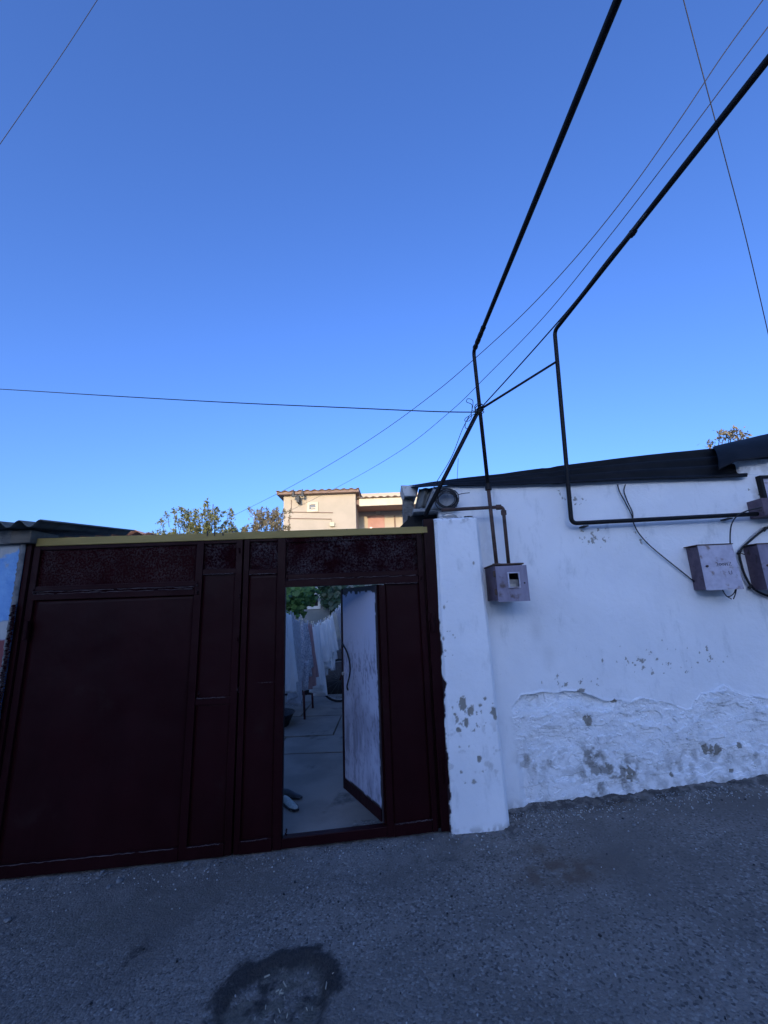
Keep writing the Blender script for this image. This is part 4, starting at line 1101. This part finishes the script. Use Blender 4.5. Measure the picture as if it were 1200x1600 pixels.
MB().box((at(494,920,YBK).x,YBK-.12,at(500,921,YBK).z),(at(520,920,YBK).x,YBK-.001,at(500,917.5,YBK).z)).build('lintel', M['cable_white'], bw)
def vine(name, label, cat, boxes, n, size, mat, seed, stems):
    rn = np.random.RandomState(seed); C = []
    for (px,py,sx,sy,Y,sY,w) in boxes:
        k = int(n*w); c = np.array([at(px,py,Y)])
        q = rn.normal(size=(k,3))*np.array([[sx/650*Y, sY, sy/650*Y]])*.62+c; C.append(q)
    C = np.concatenate(C); C = C[C[:,1] < YBK-.04]
    n = len(C); rnv = rn.normal(size=(n,3))*.45; nrm = np.array([0,-1,.45])[None]+rnv; nrm /= np.linalg.norm(nrm,axis=1)[:,None]
    d = np.cross(nrm, rn.normal(size=(n,3))); d /= np.linalg.norm(d,axis=1)[:,None]; u = np.cross(nrm,d)
    s = size*rn.uniform(.6,1.2,size=(n,1))
    V = np.stack([C-d*s*.9, C-d*s*.3+u*s*.75, C+d*s*.35+u*s*.6, C+d*s*1.1, C+d*s*.35-u*s*.6, C-d*s*.3-u*s*.75],1).reshape(-1,3)
    i = np.arange(n)[:,None]*6
    Fc = np.concatenate([i+np.array([[0,1,2,3]]), i+np.array([[0,3,4,5]])])
    t = thing(name, (C[:,0].mean(), C[:,1].mean(), FLOOR), label, cat)
    m = MB(); m.v = V.tolist(); m.f = Fc.tolist(); m.build('leaves', M[mat], t)
    s_ = MB()
    for st_ in stems: s_.tube(spline(st_,5), .014, 6)
    s_.build('stem', M['bark'], t, smooth=True)
p = at(462,940,8.2)
vine('grape_vine', 'bright green vine leaves hanging left of the small courtyard window', 'vine',
     [(458,930,14,9,8.0,.35,.3),(475,935,10,9,8.6,.4,.3),(462,950,10,9,8.2,.3,.25),(486,922,8,4,8.8,.3,.15),(430,930,14,14,8.0,.35,.3)], 620, .060, 'leaf_vine', 3,
     [[(p.x-.3,8.4,FLOOR),(p.x-.25,8.4,1.2),(p.x-.05,8.3,1.9),(p.x+.4,8.6,2.2)]])
p = at(520,940,YBK-.1)
vine('ivy', 'dark ivy covering the end wall right of the small window', 'ivy',
     [(518,925,13,8,YBK-.22,.09,.34),(522,938,13,10,YBK-.20,.09,.34),(531,950,9,12,YBK-.2,.09,.3),(505,922,5,3,YBK-.2,.08,.06),(560,940,18,20,YBK-.2,.09,.5)], 620, .085, 'leaf_ivy', 8,
     [[(p.x+.2,YBK-.05,FLOOR),(p.x+.1,YBK-.05,1.0),(p.x,YBK-.06,1.9)],[(p.x+.25,YBK-.05,FLOOR),(p.x+.3,YBK-.05,1.2),(p.x+.4,YBK-.06,2.1)]])
# dark heap under a tarpaulin
def heap():
    rn = np.random.RandomState(2); n = 60; X, Yv = np.meshgrid(np.linspace(0,1,n), np.linspace(0,1,30), indexing='ij')
    env = np.minimum(1, np.minimum(X,1-X)*9)*np.minimum(1, np.minimum(Yv,1-Yv)*6)
    z = FLOOR + env**.6*(.62+.36*fbm(X*4,Yv*3,4,4)) 
    x = -2.6+2.85*X; y = 7.95+1.3*Yv + .08*(fbm(X*9,z*3,7,3)-.5)
    P = [[(x[i,j],y[i,j],z[i,j]) for j in range(30)] for i in range(n)]
    o = MB().grid(P).build('tarpaulin', M['tarp'], smooth=True, solid=.004)
    tag(o, 'black tarpaulin over a heap at the back of the courtyard', 'tarpaulin')
heap()
# bicycle leaning in front of the heap
def bicycle(c, rz, label):
    t = thing('bicycle', c, label, 'bicycle'); t.rotation_euler = (0,0,rz)
    Mx = Matrix.Translation(c) @ Matrix.Rotation(rz,4,'Z')
    W = lambda x,y,z: Mx @ Vector((x,y,z))
    r = .32
    for x in (-.50,.50):
        ty = MB().tube([W(x+r*math.cos(a*math.pi/14),0,r+.015+r*math.sin(a*math.pi/14)) for a in range(29)], .017, 6, cap=False)
        tyre = ty.build('wheel', M['black'], t, smooth=True)
        MB().tube([W(x+(r-.024)*math.cos(a*math.pi/14),0,r+.015+(r-.024)*math.sin(a*math.pi/14)) for a in range(29)], .009, 6, cap=False).build('rim', M['galv'], tyre, smooth=True)
        sp = MB()
        for a in range(14): sp.tube([W(x,0,r+.015),W(x+(r-.03)*math.cos(a*math.pi/7),0,r+.015+(r-.03)*math.sin(a*math.pi/7))], .0022, 4)
        sp.build('spokes', M['slate_dark'], tyre)
    f = MB(); bb = W(-.05,0,.30); seat = W(-.20,0,.72); head = W(.34,0,.74); rw = W(-.5,0,.335); fw = W(.5,0,.335)
    for a,b_,rr_ in ((bb,seat,.016),(seat,head,.016),(bb,head,.018),(bb,rw,.011),(seat,rw,.011),(W(.33,0,.80),fw,.014)): f.tube([a,b_], rr_, 8)
    f.build('frame', M['darkred'], t, smooth=True)
    MB().tube(spline([W(.22,-.28,.93),W(.30,-.22,.95),W(.34,-.08,.92),W(.33,0,.80),W(.34,.08,.92),W(.30,.22,.95),W(.22,.28,.93)],4), .011, 8).build('handlebar', M['steel'], t, smooth=True)
    MB().tube([W(-.32,0,.80),W(-.22,0,.81),W(-.08,0,.79)], [.07,.06,.018], 8).tube([seat,W(-.22,0,.80)], .012, 6).build('saddle', M['black'], t, smooth=True)
    MB().tube([W(-.05,-.09,.30),W(-.05,.09,.30)], .012, 6).tube([W(-.05,-.09,.30),W(.09,-.10,.22)], .009, 6).tube([W(-.05,.09,.30),W(-.19,.10,.38)], .009, 6).build('crank', M['steel'], t)
bicycle(Vector((-.36,7.45,FLOOR)), R_(200), 'old bicycle standing behind the open wicket door by the tarpaulin')
# table, basin
def table():
    foot = at_z(476,1124,FLOOR); x1 = foot.x+.03; y0 = foot.y
    t = thing('garden_table', (x1-.5,y0+.35,FLOOR), 'low table with dark red steel legs under the washing', 'table')
    for (dx,dy) in ((0,0),(-.95,0),(0,.65),(-.95,.65)):
        MB().tube([(x1-.03+dx,y0+dy,FLOOR),(x1-.06+dx*.96,y0+.02+dy,FLOOR+.62)], .016, 8).build('leg', M['darkred'], t, smooth=True)
    MB().box((x1-1.08,y0-.04,FLOOR+.62),(x1+.0,y0+.74,FLOOR+.65)).build('top', M['grey_wood'], t, bevel=.005)
    b = MB(); prof = [(.02,0),(.20,.0),(.27,.15),(.285,.155),(.26,.14),(.19,.02),(.02,.02)]; n = 24; P = []
    cx, cy = foot.x-.36, foot.y-.28
    for r,z in prof: P.append([(cx+r*math.cos(2*math.pi*a/n),cy+r*math.sin(2*math.pi*a/n),FLOOR+.004+z) for a in range(n+1)])
    tag(b.grid(P).build('basin', M['tarp'], smooth=True), 'black plastic washing basin on the floor by the table leg', 'basin')
table()
# washing line: runs away from the gate along the courtyard
LP = [(424,936,4.0),(452,957,4.6),(470,969,5.2),(490,974,5.8),(506,969,6.4),(520,959,7.0),(536,941,7.75),(549,926,8.4)]
line = spline([at(*p) for p in LP], 30)
tag(MB().tube(line, .003, 5).build('clothesline', M['cable_white'], smooth=True), 'sagging washing line stretched across the courtyard', 'clothesline')
post = at(*LP[0]); tag(MB().tube([(post.x,post.y,FLOOR),(post.x,post.y,post.z+.1)], .025, 8).build('line_post', M['rust']), 'rusty post holding the near end of the washing line', 'post')
post = at(*LP[-1]); tag(MB().tube([(post.x,post.y,FLOOR),(post.x,post.y,post.z+.1)], .025, 8).build('line_post', M['rust']), 'rusty post holding the far end of the washing line', 'post')
cum = [0.0]
for a,b in zip(line,line[1:]): cum.append(cum[-1]+(b-a).length)
def on_line(s):
    k = int(np.searchsorted(cum, s)); k = min(max(k,1),len(line)-1); f = (s-cum[k-1])/(cum[k]-cum[k-1]); return line[k-1].lerp(line[k], f)
def s_at(px):
    """line length at which a photo column is reached"""
    best = min(range(len(line)), key=lambda i: abs(600+F*((ROT.transposed()@(line[i]-Vector((0,0,CZ))))[0])/-((ROT.transposed()@(line[i]-Vector((0,0,CZ))))[2])-px)); return cum[best]
def garment(px0, px1, bottom, label, cat, mat, kind, seed):
    s0, s1 = s_at(px0), s_at(px1); s1 = s0+(s1-s0)*.86; rn = random.Random(seed); nu, nv = 36, 40
    mid = on_line((s0+s1)/2); 
    L = max(.25, mid.z - at((px0+px1)/2, bottom, mid.y).z)
    ph = rn.uniform(0,6); k = rn.choice([3,4,5]); P = []; W = s1-s0
    ok = []
    for i in range(nu+1):
        u = i/nu; row = []
        for jv in range(nv+1):
            v = jv/nv; uu = u
            if kind == 'shirt': uu = .5+(u-.5)*(1 - .25*sst(.55,.75,v))
            if kind == 'skirt': uu = .5+(u-.5)*(.75+.45*v)
            if kind == 'corner': uu = u
            s = s0+W*uu; p = on_line(min(max(s,0),cum[-1]-.01)).copy()
            amp = (.015+.085*v)*(1.0 if kind != 'trousers' else .6)
            off = amp*math.sin(k*2*math.pi*u*.9+ph+v*.8) + .018*math.sin(11*u+ph*2+3*v)*v
            lv = L*v*(1+.10*math.sin(4*u+ph))
            if kind == 'corner': lv = L*v*(1-.75*abs(2*u-1)**1.2)
            p.x += off; p.y += .02*math.sin(3*v+ph)*v
            p.z -= lv + .03*math.sin(math.pi*min(1,max(0,u)))*(1-v)
            row.append(p)
        P.append(row)
    m = MB().grid(P)
    if kind == 'trousers':
        kf = []
        for i in range(nu):
            for jv in range(nv):
                if jv > nv*.34 and abs((i+.5)/nu-.5) < .045: continue
                kf.append((i*(nv+1)+jv,(i+1)*(nv+1)+jv,(i+1)*(nv+1)+jv+1,i*(nv+1)+jv+1))
        m.f = kf
    if kind == 'shirt':
        for sgn, uo in ((-1,.02),(1,.98)):
            a = P[int(uo*nu)][int(nv*.72)]; Q = []
            for i in range(7):
                an = i/6*2*math.pi
                Q.append([a+Vector((.035*math.cos(an), sgn*(.04+.05*v_)+.05*math.sin(an), -.32*v_)) for v_ in [q/6 for q in range(7)]])
            m.grid(Q)
    o = m.build(cat.replace(' ','_'), M[mat], smooth=True, solid=.002)
    tag(o, label, cat, 'washing on the line')
    for uo in (.08,.92):
        p = on_line(s0+W*uo)
        g = MB().box((p.x-.007,p.y-.005,p.z-.045),(p.x-.001,p.y+.005,p.z+.03)).box((p.x+.001,p.y-.005,p.z-.045),(p.x+.007,p.y+.005,p.z+.03))
        tag(g.build('clothes_peg', M['peg']), 'small peg clipping the washing to the line', 'peg', 'pegs on the washing line')
def sst(a,b,x): t = min(1,max(0,(x-a)/(b-a))); return t*t*(3-2*t)
garment(444,457,1072,'white towel hanging next to the left jamb of the wicket','towel','cloth_white','plain',1)
garment(457,471,1091,'long light grey trousers on the washing line','trousers','cloth_grey','trousers',2)
garment(472,480,1050,'speckled white shirt hanging beside the long grey trousers','shirt','cloth_pattern','shirt',3)
garment(480.5,488,1066,'pale pink cloth between the speckled shirt and a long white skirt','cloth','cloth_pink','plain',4)
garment(488.5,500,1082,'long white skirt reaching lowest among the white washing','skirt','cloth_white','skirt',5)
garment(500.5,508,1040,'white shirt hanging after the long skirt','shirt','cloth_white','shirt',6)
garment(508.5,514,1026,'narrow white towel between two white shirts','towel','cloth_white','plain',7)
garment(514.5,520,1024,'white shirt with hanging sleeves above the dark tarpaulin','shirt','cloth_white','shirt',8)
garment(520.5,525,1000,'small pale beige cloth on the rising end of the line','cloth','cloth_beige','plain',9)
garment(525.5,531,1016,'pale grey shirt close to the free edge of the wicket door','shirt','cloth_grey','shirt',10)
garment(531.5,538,985,'short white cloth highest on the line beside the door edge','cloth','cloth_white','corner',11)
# shoes just inside
def shoe(px, py, mat, label, rz, sc=1):
    p = at_z(px,py,FLOOR); prof = [(-.13,.028,.035),(-.10,.036,.055),(-.03,.036,.06),(.04,.040,.045),(.10,.040,.030),(.14,.022,.018)]
    P = []; c, s = math.cos(rz), math.sin(rz)
    for (x,w,h) in prof:
        ring = [(w*math.cos(a*math.pi/8), max(0,h*math.sin(a*math.pi/8))) for a in range(17)]
        P.append([(p.x+(x*c-y*s)*sc, p.y+(x*s+y*c)*sc, FLOOR+.007+z*sc) for y,z in ring])
    m = MB().grid(P); n = 17; m.f.append(tuple(range(n))); m.f.append(tuple(range(5*n+n-1,5*n-1,-1)))
    t = thing('shoe', (p.x,p.y,FLOOR), label, 'shoe', 'shoes inside the wicket'); m.build('upper', M[mat], t, smooth=True)
    sole = MB()
    q = [(-.14,-.03),(-.05,-.042),(.08,-.046),(.15,-.02),(.15,.02),(.08,.046),(-.05,.042),(-.14,.03)]
    lo_ = [(p.x+(x*c-y*s)*sc,p.y+(x*s+y*c)*sc,FLOOR+.006) for x,y in q]; hi_ = [(a,b,FLOOR+.020) for a,b,_ in lo_]
    sole.add(lo_+hi_, [tuple(range(7,-1,-1)), tuple(range(8,16))]+[(i,(i+1)%8,8+(i+1)%8,8+i) for i in range(8)])
    sole.build('sole', M['shoe_dark'], t)
shoe(452,1260,'shoe_pale','pale slipper on the concrete just inside the wicket', R_(-50), .85)
shoe(453,1245,'shoe_dark','black shoe beside the pale slipper inside the wicket', R_(-30), .8)

# ------------------------------------------------------------------ small things on the road
def pebble_mesh(r, seed):
    rn = random.Random(seed); bm = bmesh.new(); bmesh.ops.create_icosphere(bm, subdivisions=2, radius=r)
    for v in bm.verts: v.co *= rn.uniform(.82,1.12); v.co.z *= .62; v.co.x *= 1.25
    me = bpy.data.meshes.new('pebble'); bm.to_mesh(me); bm.free(); me.materials.append(M['stone']); return me
pm_ = [pebble_mesh(.016, k) for k in range(4)]; rn = random.Random(77)
spots = [(187,1377,1.35,'large flat grey pebble on the road below the gate'),(170,1386,1.0,'grey pebble beside the large flat one'),(160,1362,.8,None),(290,1352,1.1,'lumpy pebble against the gate foot'),(300,1358,.6,None),(270,1362,.7,None),(154,1372,.6,None),(990,1287,.7,None),(975,1276,.5,None),(640,1325,.5,None),(12,1437,1.1,None),(712,1440,.6,None),(156,1505,.8,None),(371,1470,.7,None),(560,1360,.5,None),(1085,1290,.5,None)]
for i, (px,py,s,lab) in enumerate(spots):
    p = at_z(px,py,.1); p = at_z(px,py,float(road_z(p.x)))
    o = bpy.data.objects.new('pebble', pm_[i%4]); COL.objects.link(o); o.location = (p.x,p.y,float(road_z(p.x))+.006*s); o.scale = (s,s,s); o.rotation_euler = (0,0,rn.uniform(0,6))
    tag(o, lab or 'small grey pebble lying on the asphalt', 'pebble', 'pebbles on the road')
def scatter(name, label, mat, fn, n, seed, parent=None):
    rn = np.random.RandomState(seed); mb = MB()
    for k in range(n):
        p, s, st = fn(rn); a = rn.uniform(0,6.28); z = float(road_z(p[0]))+.006
        c, s_ = math.cos(a), math.sin(a)
        l, w, h = s*st, s, s*.5
        q = [(-l,-w*.6),(l*.8,-w),(l,w*.7),(-l*.7,w)]
        b = [(p[0]+x*c-y*s_, p[1]+x*s_+y*c, z-.004) for x,y in q]; t = [(x*1,y,z+h*rn.uniform(.5,1.3)) for x,y,_ in b]
        mb.hexa(b,t)
    o = mb.build(name, M[mat]); return tag(o, label, kind='stuff')
def near_foot(rn):
    x = rn.uniform(.78,3.2) if rn.rand() < .78 else rn.uniform(-2.6,.75)
    foot = YW if x > .78 else (YP if x > .36 else YG-.03)
    return (x, foot-.03-abs(rn.normal())*.13), rn.uniform(.0010,.0038), 1.2
scatter('plaster_chips', 'scattered white plaster chips along the foot of the wall', 'chips', near_foot, 900, 4)
def foot_gravel(rn):
    x = rn.uniform(.80,3.3) if rn.rand() < .7 else rn.uniform(-2.6,.8); foot = YW if x > .80 else (YP if x > .36 else YG-.03)
    return (x, foot-.012-abs(rn.normal())*.07), rn.uniform(.002,.0065), 1.25
scatter('foot_gravel', 'loose grey gravel gathered along the foot of wall and gate', 'stone', foot_gravel, 800, 14)
def any_road(rn): return (rn.uniform(-2.8,3.0), rn.uniform(1.75,3.1)), rn.uniform(.0010,.0032), 1.5
scatter('road_grit', 'pale grit scattered over the asphalt', 'chips', any_road, 110, 5)
cpt = at_z(440,1565,float(road_z(-.5)))
def in_patch(rn): return (cpt.x+rn.normal()*.09, cpt.y+rn.normal()*.06), rn.uniform(.0010,.0022), rn.uniform(4,9)
scatter('dry_straw', 'bits of dry straw in the tarred pothole', 'straw', in_patch, 16, 6)
def dark_grit(rn): return (rn.uniform(-2.8,3.0), rn.uniform(1.75,3.1)), rn.uniform(.002,.005), 1.3
scatter('dark_grit', 'dark loose gravel scattered over the asphalt', 'black', dark_grit, 50, 8)

# ------------------------------------------------------------------ houses across the lane (behind the camera): they shade it
op = thing('house_across_the_lane', (0,-20,0), 'long two storey rendered house on the other side of the lane', 'house')
MB().box((-30,-28,-2),(25,-20,7.0)).build('wall', M['opp'], op)
MB().plate([(-30.3,7.001),(25.3,7.001),(25.3,7.45),(-30.3,7.45)], -28.3, -19.7).build('roof', M['tile_brown'], op)
for k in range(8):
    for z in (1.2, 3.7):
        x = -26+k*5.4; w = MB().box((x,-19.998,z),(x+1.2,-19.95,z+1.3)).build('window', M['white_frame'], op)
        MB().box((x+.08,-19.949,z+.08),(x+1.12,-19.94,z+1.22)).build('pane', M['glass'], w)
